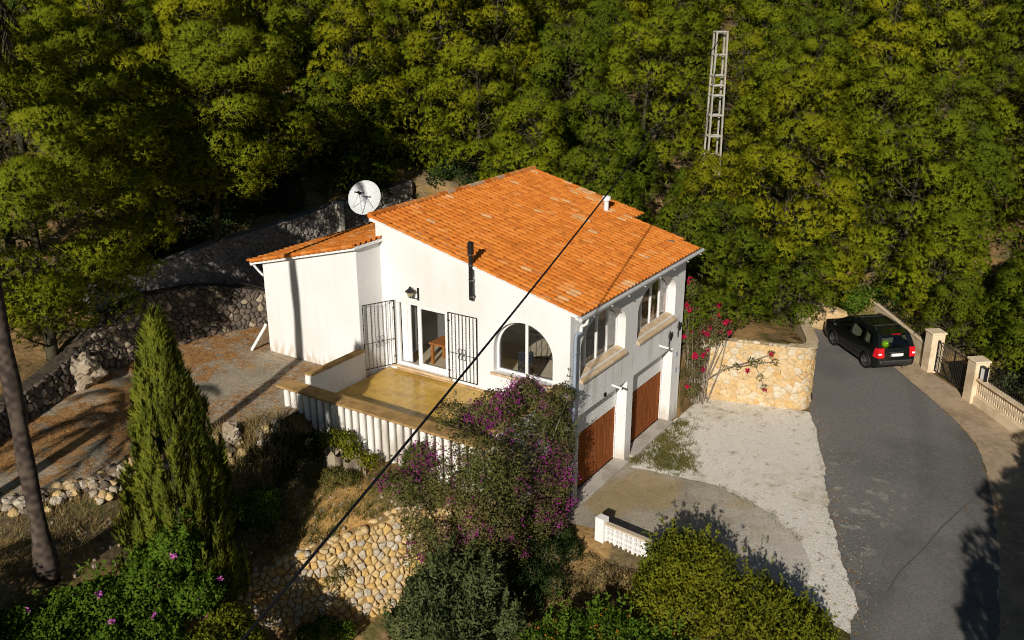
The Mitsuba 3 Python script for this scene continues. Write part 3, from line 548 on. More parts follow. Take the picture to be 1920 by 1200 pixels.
reg(TR + '__front_cap', box(-7.5, -.1, -4.06, -3.50, 3.785, 3.85, .015), 'm_ochre')

# ------------------------------------------------------------------ furniture seen through the glass
k = 'dining_table'; lab(k, 'orange wooden table inside the open patio door', 'table')
reg(k + '__top', box(-5.45, -4.25, .55, 1.3, 4.07, 4.13, .01), 'm_wood')
for x in (-5.4, -4.38):
    for y in (.6, 1.2): reg(k + '__leg', box(x, x + .08, y, y + .08, 3.386, 4.07), 'm_wood')
k = 'wooden_bench'; lab(k, 'wooden bench with pink cushion beside the table indoors', 'bench')
reg(k + '__seat', box(-5.3, -4.3, 1.55, 1.85, 3.78, 3.84, .01), 'm_wood')
for x in (-5.25, -4.42): reg(k + '__leg', box(x, x + .07, 1.58, 1.82, 3.386, 3.78), 'm_wood')
reg(k + '__cushion', box(-5.2, -4.4, 1.57, 1.83, 3.84, 3.90, .02), flat('m_cushion', (.6, .42, .36)))
k = 'floor_lamp'; lab(k, 'lamp with yellow shade inside the patio door', 'lamp')
reg(k + '__shade', lathe([(.09, 4.95), (.26, 4.68), (.25, 4.67), (.085, 4.94)], (-5.85, 2.1, 0), 14), 'm_yellow'); reg(k + '__stem', rod((-5.85, 2.1, 3.386), (-5.85, 2.1, 4.93), .015), 'm_black'); reg(k + '__foot', lathe([(.001, 3.41), (.16, 3.40), (.16, 3.386)], (-5.85, 2.1, 0), 14), 'm_black')
def chair(key, x, y, a, label, m):
    k = num(key); lab(k, label, 'chair'); R_ = trimesh.transformations.rotation_matrix(a, [0, 0, 1]); R_[:3, 3] = [x, y, 3.386]
    s = box(-.24, .24, -.24, .24, .42, .52, .04); b = box(-.23, .23, -.08, .0, .5, 1.05, .03); b.apply_transform(trimesh.transformations.rotation_matrix(.25, [1, 0, 0])); b.apply_translation([0, .33, 0])
    reg(k + '__seat', s.apply_transform(R_), m); reg(k + '__backrest', b.apply_transform(R_), m)
    for sx in (-1, 1):
        for sy in (-1, 1): reg(k + '__leg', rod((sx * .18, sy * .18, .43), (sx * .24, sy * .24, 0), .018).apply_transform(R_), 'm_wood')
chair('armchair', -.95, 1.15, -1.0, 'black armchair behind the right pane of the arched window', 'm_black')
chair('armchair', -2.05, .95, .6, 'low dark chair behind the left pane of the arched window', 'm_navy')
k = 'side_table'; lab(k, 'small teal side table beside the black armchair indoors', 'table')
reg(k + '__top', box(-.95, -.45, .4, .8, 3.80, 3.84, .01), 'm_teal'); reg(k + '__leg', box(-.8, -.6, .5, .7, 3.386, 3.80), 'm_black')
k = 'stair_railing'; lab(k, 'black stair railing inside behind the arched window', 'railing')
reg(k + '__handrail', cat([rod((-2.9, 2.6, 4.35), (-1.0, 3.2, 4.35), .03), rod((-2.9, 2.6, 3.5), (-1.0, 3.2, 3.5), .02)]), 'm_black')
for q in range(12):
    t = q / 11; reg(k + '__baluster', rod((-2.9 + 1.9 * t, 2.6 + .6 * t, 3.386), (-2.9 + 1.9 * t, 2.6 + .6 * t, 4.35), .011, 5), 'm_black')
k = 'rug'; lab(reg(k, box(-1.6, -.5, .45, 1.9, 3.387, 3.395), 'm_teal'), 'teal rug on the floor behind the arched window', 'rug')

# ------------------------------------------------------------------ stone walls
def path_frame(P, side):
    P = np.array(P, float); s = np.r_[0, np.cumsum(np.linalg.norm(np.diff(P, axis=0), axis=1))]
    t = np.gradient(P, s, axis=0); t = unit(t); nrm = np.stack([t[:, 1], -t[:, 0]], 1) * side
    return P, s, nrm
def stone_wall(key, P, side, zb, zt, size, mats, mort, thick=.45, batter=0., ncap=300, relief=(.03, .08), gap=.012, irregular=.42, seed=1, cap=None, wide=1.25):
    """P: plan polyline of the face at its top, side: +1 if the face looks right of the walking direction; zb, zt: heights at the points"""
    P, s, nrm = path_frame(P, side); zb = np.broadcast_to(np.array(zb, float), (len(P),)); zt = np.broadcast_to(np.array(zt, float), (len(P),))
    def pos(u, z, d):
        x = np.interp(u, s, P[:, 0]); y = np.interp(u, s, P[:, 1]); nx = np.interp(u, s, nrm[:, 0]); ny = np.interp(u, s, nrm[:, 1])
        l = np.hypot(nx, ny); top = np.interp(u, s, zt); o = d + batter * (top - z)
        return np.stack([x + nx / l * o, y + ny / l * o, z], -1)
    us = np.linspace(0, s[-1], max(3, int(s[-1] / .25))); tt = np.interp(us, s, zt); bb = np.interp(us, s, zb)
    A = pos(us, tt, 0 * us); B = pos(us, bb, 0 * us); Cc = pos(us, tt, 0 * us - thick); D = pos(us, bb, 0 * us - thick)
    n = len(us); v = np.vstack([A, B, Cc, D]); i = np.arange(n - 1); q = []
    def quad(a, b): q.append(np.stack([a * n + i, b * n + i, b * n + i + 1, a * n + i + 1], 1))
    quad(0, 1); quad(2, 0); quad(3, 2)
    q.append(np.array([[0, 2 * n, 3 * n, n], [n - 1, 2 * n - 1, 4 * n - 1, 3 * n - 1]]))
    body = TM(v, np.vstack(q)); reg(key + '__core', body, mort)
    r = np.random.default_rng(seed); outline = sg.Polygon(np.vstack([np.c_[us, bb], np.c_[us, tt][::-1]]))
    nu = int(s[-1] / (size * wide)) + 3; z0, z1 = bb.min(), tt.max(); nv = int((z1 - z0) / size) + 3
    pts = [((a + .5 * (b % 2) + r.uniform(-irregular, irregular) - 1) * size * wide, z0 + (b + r.uniform(-irregular, irregular) - 1) * size) for a in range(nu) for b in range(nv)]
    cells = shapely.voronoi_polygons(sg.MultiPoint(pts)); polys = []
    for c in cells.geoms:
        c = c.intersection(outline)
        if c.geom_type != 'Polygon' or c.area < size * size * .08: continue
        c = c.buffer(-gap - size * .07).buffer(size * .07)
        if c.geom_type == 'Polygon' and c.area > size * size * .05: polys.append(c)
    def stone(c):
        q = np.array(shapely.simplify(c, size * .05).exterior.coords)[:-1]
        if len(q) < 3: return None
        if sg.Polygon(q).exterior.is_ccw != (side > 0): q = q[::-1]
        m = q.mean(0); h = r.uniform(*relief); k = len(q); tilt = r.normal(0, .12, 2) * 1.0
        rings = []
        for sc, d in ((1, -.01), (.97, h * .62), (.72, h)):
            w = m + (q - m) * sc; rings.append(pos(w[:, 0], w[:, 1], d + (h * .0 if sc == 1 else 1) * ((w - m) @ tilt)))
        rings.append(pos(m[:1], m[1:], np.array([h * 1.05]))); v = np.vstack(rings); f = []
        for a in range(2):
            for b in range(k):
                c2 = (b + 1) % k; f += [[a * k + b, a * k + c2, (a + 1) * k + c2], [a * k + b, (a + 1) * k + c2, (a + 1) * k + b]]
        f += [[2 * k + b, 2 * k + (b + 1) % k, 3 * k] for b in range(k)]
        return TM(v, f)
    ctr = np.array([[c.centroid.x, c.centroid.y] for c in polys]); w = pos(ctr[:, 0], ctr[:, 1], 0 * ctr[:, 0])
    ar = np.array([c.area for c in polys]) / np.linalg.norm(w - CAM, axis=1) ** 2; order = np.argsort(-ar); rest = []
    for rank, ii in enumerate(order):
        m = stone(polys[ii])
        if m is None: continue
        if rank < ncap: reg(key + '__stone', m, mats[int(r.integers(len(mats)))], smooth=True)
        else: rest.append(m)
    if rest: lab(reg(key + '__stone_infill', cat(rest), mats[0], smooth=True), kind='stuff')
    return pos
TAN = ['m_tan_0', 'm_tan_0', 'm_tan_1', 'm_tan_2']
k = 'tan_stone_wall'; lab(k, 'tan rubble retaining wall below the terrace, of rounded golden stones', 'stone wall')
TW = smoothline([(-4.75, -9.2), (-4.3, -8.75), (-3.6, -7.95), (-2.9, -7.1), (-1.75, -5.25), (-1.1, -4.85), (-.7, -4.7)], 30)
tws = np.r_[0, np.cumsum(np.linalg.norm(np.diff(TW, axis=0), axis=1))]
stone_wall(k, TW, 1, np.interp(tws, [0, 3, 6.5], [-.3, -1.0, -1.0]), np.interp(tws, [0, 1.2, 3.2, 5.5, 6.5], [1.08, 1.32, 1.75, 2.22, 2.3]), .172, TAN, 'm_tanmortar', batter=.12, relief=(.035, .09), irregular=.46, wide=1.15, seed=3)
for q in range(46):
    u = rng.uniform(0, tws[-1] - .8); x, y = np.interp(u, tws, TW[:, 0]), np.interp(u, tws, TW[:, 1])
    d = rng.uniform(-.3, .05); r_ = rng.uniform(.07, .16)
    reg(k + '__coping_stone', blob((x + d * .75, y - d * .6, float(np.interp(u, tws, np.interp(tws, [0, 1.2, 3.2, 5.5, 6.5], [1.08, 1.32, 1.75, 2.22, 2.3]))) + .01), r_, q, 1, .3), TAN[q % 4], smooth=True)
k = 'beige_stone_wall'; lab(k, 'curved beige rubble wall right of the garages', 'stone wall')
BW = smoothline([(.02, 9.98), (.9, 10.25), (1.76, 10.5), (2.7, 10.72), (3.3, 10.85), (3.72, 11.05), (3.86, 11.45), (3.72, 12.0), (3.35, 12.8), (2.75, 14.1), (2.3, 15.2)], 46)
stone_wall(k, BW, 1, -.1, 2.40, .215, ['m_bei_0', 'm_bei_0', 'm_bei_1', 'm_bei_2'], 'm_beimortar', thick=.34, relief=(.008, .055), gap=.006, seed=5, irregular=.49, wide=1.3)
bp, bs, bn = path_frame(BW, 1); z_ = 2.46; bp, bn = bp[17:], bn[17:]
va = np.c_[bp + bn * .06, np.full(len(bp), z_)]; vb = np.c_[bp - bn * .36, np.full(len(bp), z_)]; vc = va - [0, 0, .07]; vd = vb - [0, 0, .07]; n = len(bp); i = np.arange(n - 1)
reg(k + '__coping', TM(np.vstack([va, vb, vc, vd]), np.vstack([np.stack([a * n + i, b * n + i, b * n + i + 1, a * n + i + 1], 1) for a, b in ((0, 1), (2, 0), (1, 3))])), 'm_beimortar')
for q in range(26):
    u = rng.uniform(.15, .45) * bs[-1]; reg(k + '__coping_stone', blob((np.interp(u, bs, BW[:, 0]), np.interp(u, bs, BW[:, 1]) + .12, 2.40), rng.uniform(.08, .16), q + 700, 1, .35, (1, .8, .6)), ['m_bei_0', 'm_bei_1', 'm_rock'][q % 3], smooth=30)
DRK = ['m_drk_0', 'm_drk_1', 'm_drk_0']
k = 'upper_retaining_wall'; lab(k, 'long grey stone retaining wall behind the annex, shaded by pines', 'stone wall')
UW = smoothline([(-15.2, -4.6), (-14.9, -1.5), (-14.75, 2), (-14.9, 5), (-15.1, 8), (-15.2, 12)], 30)
GREY = [sdiff('m_grey_0', stonefn((.30, .275, .255), (.23, .215, .205), (.34, .29, .24))), sdiff('m_grey_1', stonefn((.36, .33, .30), (.27, .25, .23), (.20, .18, .165)))]
stone_wall(k, UW, 1, 3.1, np.interp(np.linspace(0, 1, 30), [0, .3, 1], [5.55, 6.1, 6.4]), .22, GREY, sdiff('m_greymortar', stonefn((.21, .19, .175), (.17, .155, .145), (.2, .18, .16))), relief=(.02, .07), gap=.004, irregular=.48, seed=7)
reg(k + '__concrete_post', box(-15.1, -14.7, 6.6, 6.9, 3.2, 6.4, .02), 'm_conc')
k = 'dark_stone_bank'; lab(k, 'low dark stone bank along the left edge of the courtyard', 'stone wall')
DB = smoothline([(-12.6, 1.2), (-13.6, .1), (-14.15, -1.5), (-14.25, -3.0), (-14.25, -4.5), (-13.95, -5.8), (-13.3, -7.3), (-12.75, -8.7), (-12.1, -9.9), (-11.2, -11.4)][::-1], 40)
stone_wall(k, DB, 1, 3.1, np.interp(np.linspace(0, 1, 40), [0, .3, .42, .62, .8, 1], [3.9, 4.05, 4.25, 5.2, 5.0, 4.3]), .19, ['m_drk_0', 'm_drk_1', 'm_rock', 'm_drk_1'], 'm_drkmortar', batter=.18, relief=(.03, .12), gap=.006, irregular=.48, seed=9)
# loose stones: edging of the courtyard front and rocks by the bank
k = 'rubble_edging'; lab(k, 'dry stone edging along the front of the courtyard near the palm', 'stone edging')
ED = [(-9.3, -11.9), (-8.7, -11.5), (-8.2, -10.2), (-7.85, -9.1), (-7.5, -7.6), (-7.25, -6.4), (-6.75, -5.1)]
es = smoothline(ED, 60)
for q in range(260):
    x, y = es[int(rng.integers(60))] + rng.normal(0, .20, 2) + np.array([.16, -.08]); r_ = rng.uniform(.06, .17)
    reg(k + '__stone', blob((x, y, min(3.25, hz(x, y) + .06)), r_, q + 50, 1, .35, (1, .9, .75)), ['m_rock', 'm_tan_2', 'm_drk_1', 'm_tan_0'][q % 4], smooth=30)
for q, (x, y, z, r_, l) in enumerate([(-13.6, -6.3, 3.6, .55, 'large pale boulder at the left edge of the courtyard'), (-6.95, -6.3, 3.38, .28, 'upright beige rock at the front corner of the courtyard'), (-14.6, -5.0, 4.4, .34, 'tan rock on top of the dark stone bank')]):
    lab(reg('boulder', blob((x, y, z), r_, q + 300, 3, .95, (1, .9, .9)), 'm_rock', smooth=25), l, 'rock')
lab(reg('boulder', blob((1.6, 20.6, .5), .95, 411, 2, .4, (1.3, .8, .8)), 'm_bei_0', smooth=25), 'tan rock at the end of the lane in front of the black car', 'rock')

# ------------------------------------------------------------------ lattice wall by the driveway
def block(s=.30, d=.09):
    p = sg.box(0, 0, s, s)
    for a, b in ((.28, .28), (.72, .28), (.28, .72), (.72, .72)):
        p = p.difference(sg.Point(a * s, b * s).buffer(.19 * s, 2))
    p = p.difference(sg.Point(.5 * s, .5 * s).buffer(.11 * s, 1))
    return ext(p, d)
def frame_mtx(o, u):      # local x along u (plan), local y up, local z out
    u = unit(np.array([u[0], u[1], 0.])); M_ = np.eye(4); M_[:3, 0] = u; M_[:3, 1] = [0, 0, 1]; M_[:3, 2] = np.cross(u, [0, 0, 1]); M_[:3, 3] = o; return M_
k = 'lattice_wall'; lab(k, 'short white lattice block wall at the front edge of the driveway', 'wall')
o, e = np.array([1.48, -.52]), np.array([4.64, -.92]); u = unit(e - o); bpl = mikit.ply(block(), 'm_white')
for q in range(10):
    for z in (-.45, -.146, .158): put(k + '__block', bpl, T(frame_mtx([*(o + u * (.16 + q * .304)), z], u).tolist()))
M_ = frame_mtx([*o, 0], u)
reg(k + '__cap', box(.14, 3.25, .465, .525, -.04, .13, .008).apply_transform(M_), 'm_beigepl')
reg(k + '__plinth', box(-.14, 3.25, -1.2, -.455, -.06, .15).apply_transform(M_), 'm_conc')
reg(k + '__post', box(-.14, .15, -.9, .66, -.08, .20, .012).apply_transform(M_), 'm_white')

# ------------------------------------------------------------------ boundary wall, gate and fence on the right
GP1, GP2 = np.array([6.95, 17.75]), np.array([8.87, 15.38])
for q, (c, l) in enumerate(((GP1, 'tall cream gate pillar behind the black car, left of the iron gate'), (GP2, 'cream gate pillar right of the iron gate'))):
    kk = num('gate_pillar'); lab(kk, l, 'gate pillar'); d = unit(GP2 - GP1); Mx = frame_mtx([c[0], c[1], 0], d)
    reg(kk + '__shaft', box(-.27, .27, -.2, 1.62, -.27, .27, .015).apply_transform(Mx), 'm_cream')
    reg(kk + '__cap', box(-.31, .31, 1.62, 1.70, -.31, .31, .015).apply_transform(Mx), 'm_cream')
k = 'iron_gate'; lab(k, 'black wrought iron driveway gate between the two cream pillars', 'gate')
d = unit(GP2 - GP1); Lg = np.linalg.norm(GP2 - GP1) - .6; P = lambda s, z: (GP1[0] + d[0] * (.3 + s), GP1[1] + d[1] * (.3 + s), z)
reg(k + '__frame', cat([rod(P(0, .08), P(0, 1.4), .03, 4), rod(P(Lg, .08), P(Lg, 1.4), .03, 4), rod(P(0, 1.38), P(Lg, 1.38), .022, 4), rod(P(0, .12), P(Lg, .12), .025, 4), rod(P(0, .72), P(Lg, .72), .02, 4), rod(P(Lg / 2, .1), P(Lg / 2, 1.42), .03, 4)]), 'm_iron')
for q in range(1, 22): reg(k + '__bar', rod(P(Lg * q / 22, .1), P(Lg * q / 22, 1.40 + .05 * (q % 2)), .011, 5), 'm_iron')
0 and reg(k + '__lower_panel', box(0, Lg, .13, .70, -.006, .006).apply_transform(frame_mtx([*P(0, 0)[:2], 0], d)), 'm_iron')
def fence_run(key, a, b, z0, z1, n):
    a, b = np.array(a), np.array(b)
    reg(key + '__rail', cat([rod((*a, z), (*b, z), .015, 4) for z in (z0 + .08, z1 - .05)]), 'm_iron')
    for q in range(n + 1):
        c = a + (b - a) * q / n; reg(key + '__bar', rod((*c, z0), (*c, z1), .011, 4), 'm_iron')
k = 'lattice_boundary_wall'; lab(k, 'cream pierced block wall topped with black railings right of the gate', 'wall')
w0 = GP2 + d * .3; w1 = np.array([11.9, 11.75]); dw = unit(w1 - w0); Lw = np.linalg.norm(w1 - w0)
blk = sg.box(0, 0, .26, .30)
for a in (.065, .195): blk = blk.difference(shapely.affinity.scale(sg.Point(a, .15).buffer(.042, 3), 1, 2.4))
bm = mikit.ply(ext(blk, .10), 'm_cream')
for q in range(int(Lw / .264)):
    for z in (.36, .664): put(k + '__block', bm, T(frame_mtx([*(w0 + dw * (q * .264 + .01)), z], dw).tolist()))
Mw = frame_mtx([*w0, 0], dw)
reg(k + '__plinth', box(0, Lw, -.3, .355, -.06, .17).apply_transform(Mw), 'm_cream'); reg(k + '__coping', box(0, Lw, .97, 1.04, -.08, .20, .01).apply_transform(Mw), 'm_cream')
fence_run(k, w0 + dw * .5, w1, 1.04, 1.75, 30)
k = 'letterbox'; lab(k, 'small white letterbox in a black frame beside the right gate pillar', 'letterbox')
Ml = frame_mtx([*(GP2 + d * .48), 0], d)
reg(k + '__body', box(-.14, .14, 1.06, 1.52, -.05, .10, .01).apply_transform(Ml), 'm_white'); reg(k + '__frame', cat([box(-.17, -.145, 1.04, 1.56, .0, .13).apply_transform(Ml), box(.145, .17, 1.04, 1.56, .0, .13).apply_transform(Ml), box(-.17, .17, 1.525, 1.56, .0, .13).apply_transform(Ml)]), 'm_iron')
k = 'low_cream_wall'; lab(k, 'low cream wall with black railings beyond the parked car', 'wall')
w2, w3 = GP1 - d * .3, np.array([3.6, 22.6]); dv = unit(w2 - w3); Lv = np.linalg.norm(w2 - w3); Mv = frame_mtx([*w3, 0], dv)
reg(k + '__wall', box(0, Lv, -.3, .92, -.1, .12).apply_transform(Mv), 'm_cream'); reg(k + '__coping', box(0, Lv, .92, .98, -.13, .15, .01).apply_transform(Mv), 'm_cream')
fence_run(k, w3 + dv * .1, w2 - dv * .05, .98, 1.6, 30)

# ------------------------------------------------------------------ lattice mast and its lines
k = 'lattice_mast'; lab(k, 'pale concrete lattice utility mast standing among the pines', 'mast')
MB = np.array([-4.25, 20.9]); um = unit(np.array([.72, .69])); vm = np.array([-um[1], um[0]]); z0, z1 = 2.3, 12.9
def mpt(a, b, z):
    t = (z - z0) / (z1 - z0); h = (.36 * (1 - t) + .25 * t); g = (.30 * (1 - t) + .17 * t); p = MB + um * a * h + vm * b * g; return (p[0], p[1], z)
for a in (-1, 1):
    for b in (-1, 1): reg(k + '__leg', tube([mpt(a, b, z) for z in np.linspace(z0, z1, 8)], .050, 4), 'm_mast')
zs = [12.85, 11.85, 10.95, 10.50, 10.05, 9.15, 8.2, 7.3, 6.2, 5.1, 4.0, 3.0]
for z in zs:
    reg(k + '__rung', cat([box(-1, 1, -1, 1, -.055, .055).apply_transform(np.array([[um[0] * .30, 0, 0, 0], [um[1] * .30, 0, 0, 0], [0, 0, 1, 0], [0, 0, 0, 1]]) + np.diag([0, .0, 0, 0])) if 0 else rod(mpt(a, b, z), mpt(a2, b2, z), .048, 4) for a, b, a2, b2 in ((-1, -1, 1, -1), (-1, 1, 1, 1), (-1, -1, -1, 1), (1, -1, 1, 1))]), 'm_mast')
def sagline(a, b, sag, n=40):
    t = np.linspace(0, 1, n)[:, None]; p = np.array(a) * (1 - t) + np.array(b) * t; p[:, 2] -= 4 * sag * (t * (1 - t))[:, 0]; return p
# service cable: passes over the roof at about z 9.6 and drops towards the foreground
ca_, cb_ = np.array([-4.1, 20.7, 12.75]), np.array([7.6, -26.0, 7.6])
lab(reg('service_cable', tube(sagline(ca_, cb_, .62, 60), .021, 6), 'm_black'), 'thick black service cable crossing in front of the roof and terrace', 'cable')
lab(reg('thin_wire', tube(sagline((-4.3, 20.9, 12.8), (-30, 22, 13.6), .5, 30), .012, 4), 'm_black'), 'thin dark wire running left from the mast top', 'wire')

# ------------------------------------------------------------------ the black car
K = 'parked_car'; lab(K, 'black estate car with roof rails parked on the lane', 'car')
prof = [(-2.18, .45), (-2.20, .62), (-2.17, .90), (-2.12, 1.04), (-1.98, 1.34), (-1.80, 1.60), (-1.66, 1.665), (-.9, 1.70), (.0, 1.695), (.42, 1.64), (.62, 1.55), (1.30, 1.10), (1.45, 1.055), (1.95, .98), (2.12, .88), (2.19, .70), (2.19, .45), (2.10, .30), (1.8, .27), (-1.8, .27), (-2.10, .32)]
body = sg.Polygon(prof).buffer(.05).buffer(-.05)
def half(x, z):
    x, z = np.asarray(x, float), np.asarray(z, float)
    w = .90 - .235 * np.clip((z - 1.0) / .68, 0, 1) ** 1.25 - .03 * np.clip((.5 - z) / .25, 0, 1)
    ends = 1 - .13 * np.clip((np.abs(x) - 1.55) / .65, 0, 1) ** 2
    return w * ends
WX = (-1.36, 1.27)
bo = mf.Manifold.extrude(cs(body), 2.0, n_divisions=16).translate((0, 0, -1.0))
for x in WX: bo = bo - mf.Manifold.cylinder(.44, .40, .40, 24).translate((x, .34, -1.2)) - mf.Manifold.cylinder(.44, .40, .40, 24).translate((x, .34, .78))
bo = bo.refine_to_length(.09)
def warp(v):      # (x, z, y in -1..1) -> car coordinates
    return np.stack([v[:, 0], v[:, 2] * half(v[:, 0], v[:, 1]), v[:, 1]], 1)
mm = bo.to_mesh(); vb = np.array(mm.vert_properties[:, :3], float)
shell = mf.Manifold(mf.Mesh(vert_properties=warp(vb).astype(np.float32), tri_verts=np.array(mm.tri_verts)[:, ::-1].copy()))
cav = sg.Polygon([(-1.98, .80), (-1.85, 1.30), (-1.70, 1.55), (-1.55, 1.60), (.35, 1.58), (.6, 1.45), (1.0, 1.10), (1.0, .75)])
mc = mf.Manifold.extrude(cs(cav), 2.0, n_divisions=6).translate((0, 0, -1.0)).refine_to_length(.2); mm = mc.to_mesh(); vb = np.array(mm.vert_properties[:, :3], float)
w_ = warp(vb); w_[:, 1] *= .93
shell = shell - mf.Manifold(mf.Mesh(vert_properties=w_.astype(np.float32), tri_verts=np.array(mm.tri_verts)[:, ::-1].copy()))
SIDEW = [sg.Polygon([(.98, 1.10), (.05, 1.09), (.05, 1.57), (.40, 1.53)]), sg.Polygon([(-.06, 1.09), (-1.02, 1.10), (-.96, 1.57), (-.06, 1.58)]), sg.Polygon([(-1.13, 1.12), (-1.72, 1.16), (-1.52, 1.53), (-1.08, 1.56)])]
for wp in SIDEW:
    shell = shell - mf.Manifold.extrude(cs(wp.buffer(-.03).buffer(.03)), 2.4).translate((0, 0, -1.2)).rotate((90, 0, 0))
rearw = sg.Polygon([(-.66, 1.10), (.66, 1.10), (.54, 1.53), (-.54, 1.53)]).buffer(-.05).buffer(.05)
cut = mf.Manifold.extrude(cs(rearw), .9).rotate((90, 0, 0)).rotate((0, 0, 90)).translate((-2.4, 0, 0))
shell = shell - cut
frontw = sg.Polygon([(-.64, 1.12), (.64, 1.12), (.54, 1.52), (-.54, 1.52)]).buffer(-.05).buffer(.05)
shell = shell - mf.Manifold.extrude(cs(frontw), 1.2).rotate((90, 0, 0)).rotate((0, 0, 90)).translate((.3, 0, 0))
h = np.array([-.683, .730]); CM = np.eye(4); CM[:3, 0] = [h[0], h[1], 0]; CM[:3, 1] = [-h[1], h[0], 0]; CM[:3, 3] = [5.24 + h[0] * 1.36, 17.05 + h[1] * 1.36, .010]
def car(part, m, mt, smooth=False):
    if hasattr(m, 'to_mesh'): q = m.to_mesh(); m = TM(q.vert_properties[:, :3], q.tri_verts)
    return reg(K + '__' + part, TM(m.vertices @ CM[:3, :3].T + CM[:3, 3], m.faces), mt, smooth=smooth)
car('body', shell, 'm_carpaint', 30)
def side_panel(poly, off, sgn):
    v, f = trimesh.creation.triangulate_polygon(shapely.segmentize(poly, .15), engine='earcut'); return TM(np.stack([v[:, 0], sgn * (half(v[:, 0], v[:, 1]) + off), v[:, 1]], 1), f)
PX, PZ = np.array([p[0] for p in prof[:7]]), np.array([p[1] for p in prof[:7]])
def rear_panel(poly, off):
    v, f = trimesh.creation.triangulate_polygon(shapely.segmentize(poly, .12), engine='earcut'); return TM(np.stack([np.interp(v[:, 1], PZ, PX) - off, v[:, 0], v[:, 1]], 1), f)
for sgn in (1, -1):
    for wp in SIDEW: car('side_window', side_panel(wp.buffer(.01), -.012, sgn), 'm_tint')
    car('door_trim', side_panel(sg.box(-.98, .60, .98, .655), .008, sgn), 'm_carcladding')
    car('sill_cladding', side_panel(sg.box(-.93, .30, .83, .42), .006, sgn), 'm_carcladding')
    for x in WX:
        k = car('wheel', lathe([(.12, -.10), (.30, -.10), (.345, -.06), (.345, .07), (.30, .105), (.24, .105), (.22, .06), (.001, .06)], (0, 0, 0), 28).apply_transform(trimesh.transformations.rotation_matrix(-math.pi / 2 * sgn, [1, 0, 0])).apply_translation([x, sgn * .775, .345]), 'm_tyre', 40)
        sp = [lathe([(.235, .09), (.205, .098), (.205, .07), (.235, .06)], (0, 0, 0), 28), lathe([(.07, .07), (.07, .10), (.001, .105)], (0, 0, 0), 12)]
        for q in range(5):
            s_ = box(.05, .215, -.026, .026, .075, .098, .008); s_.apply_transform(trimesh.transformations.rotation_matrix(q * 2 * math.pi / 5 + .3, [0, 0, 1])); sp.append(s_)
        scene[k + '__rim'] = mikit.ply(TM((lambda v: v @ CM[:3, :3].T + CM[:3, 3])(cat(sp).apply_transform(trimesh.transformations.rotation_matrix(-math.pi / 2 * sgn, [1, 0, 0])).apply_translation([x, sgn * .775, .345]).vertices), cat(sp).faces), 'm_steel', smooth=40)
        g = np.linspace(-.12, np.pi + .12, 16); car('arch_trim', tube([(x + .425 * math.cos(t), sgn * (float(half(x + .425 * math.cos(t), .34 + .425 * math.sin(t))) + .0), .34 + .425 * math.sin(t)) for t in g], .022, 5), 'm_carcladding')
    tl = sg.Polygon([(sgn * .60, .70), (sgn * .90, .70), (sgn * .90, 1.12), (sgn * .70, 1.12)])
    tlm = mf.Manifold.extrude(cs(sg.Polygon([(-2.22, .72), (-1.90, .72), (-1.98, 1.12), (-2.16, 1.12)]).buffer(-.03).buffer(.03)), .26).rotate((90, 0, 0)).translate((0, .26 + .58 if sgn > 0 else -.58, 0))
    q = tlm.refine_to_length(.05).to_mesh(); v = np.array(q.vert_properties[:, :3], float); hh = half(v[:, 0], v[:, 2]); v[:, 1] = sgn * (hh + .012 - (.84 - np.abs(v[:, 1])) * .95); car('tail_light', TM(v, np.array(q.tri_verts)), 'm_taillight', 40)
    car('reverse_lens', rear_panel(sg.box(min(sgn * .66, sgn * .80), .86, max(sgn * .66, sgn * .80), .94), .03), 'm_upvc')
    car('roof_rail', tube([(-1.45, sgn * .56, 1.66), (-1.38, sgn * .56, 1.745), (-.2, sgn * .57, 1.765), (.32, sgn * .56, 1.73), (.40, sgn * .56, 1.65)], .018, 6), 'm_steel')
    car('mirror', mf.Manifold.sphere(.11, 12).scale((.55, 1, .75)).translate((.92, sgn * 1.0, 1.10)), 'm_carpaint', True)
car('rear_window', rear_panel(rearw.buffer(.012), -.02), 'm_tint'); 
xw = lambda z: np.interp(z, [1.10, 1.55], [1.30, .62]); v, f = trimesh.creation.triangulate_polygon(frontw.buffer(.012), engine='earcut'); car('windscreen', TM(np.stack([xw(v[:, 1]) - .02, v[:, 0], v[:, 1]], 1), f), 'm_tint')
car('number_plate', box(-2.235, -2.205, -.27, .27, .78, .90, .006), 'm_white'); car('number_plate__plate_band', box(-2.238, -2.236, .225, .262, .785, .895), flat('m_blue', (.02, .06, .25)))
car('tailgate_handle', box(-2.205, -2.16, -.3, .3, .93, .96, .008), 'm_steel')
car('bumper', box(-2.25, -2.05, -.72, .72, .42, .62, .05), 'm_carcladding', 40); car('bumper_strip', box(-2.268, -2.24, -.66, .66, .585, .625, .01), 'm_steel')
car('roof_spoiler', box(-1.95, -1.62, -.55, .55, 1.62, 1.665, .02), 'm_carpaint', 40); car('brake_light', box(-1.962, -1.945, -.2, .2, 1.625, 1.65), 'm_taillight')
car('exhaust', rod((-2.24, -.45, .33), (-2.0, -.45, .34), .035, 8), 'm_steel')
car('cross_bar', cat([rod((x, -.56, 1.75), (x, .56, 1.75), .02, 6) for x in (-1.15, -.1)]), 'm_carcladding')
for x in (-.75, .25): car('seat', cat([box(x - .14, x + .02, y - .25, y + .25, .8, 1.36, .05) for y in (-.4, .4)] + [box(x - .12, x - .02, y - .13, y + .13, 1.38, 1.54, .03) for y in (-.4, .4)]), 'm_seat', 40)
sb = trimesh.creation.icosphere(subdivisions=3, radius=.15); sb.apply_translation([-1.86, .36, 1.20])
lab(reg('green_ball', TM(sb.vertices @ CM[:3, :3].T + CM[:3, 3], sb.faces), 'm_ball', smooth=True), 'lime green ball behind the rear window of the black car', 'ball')

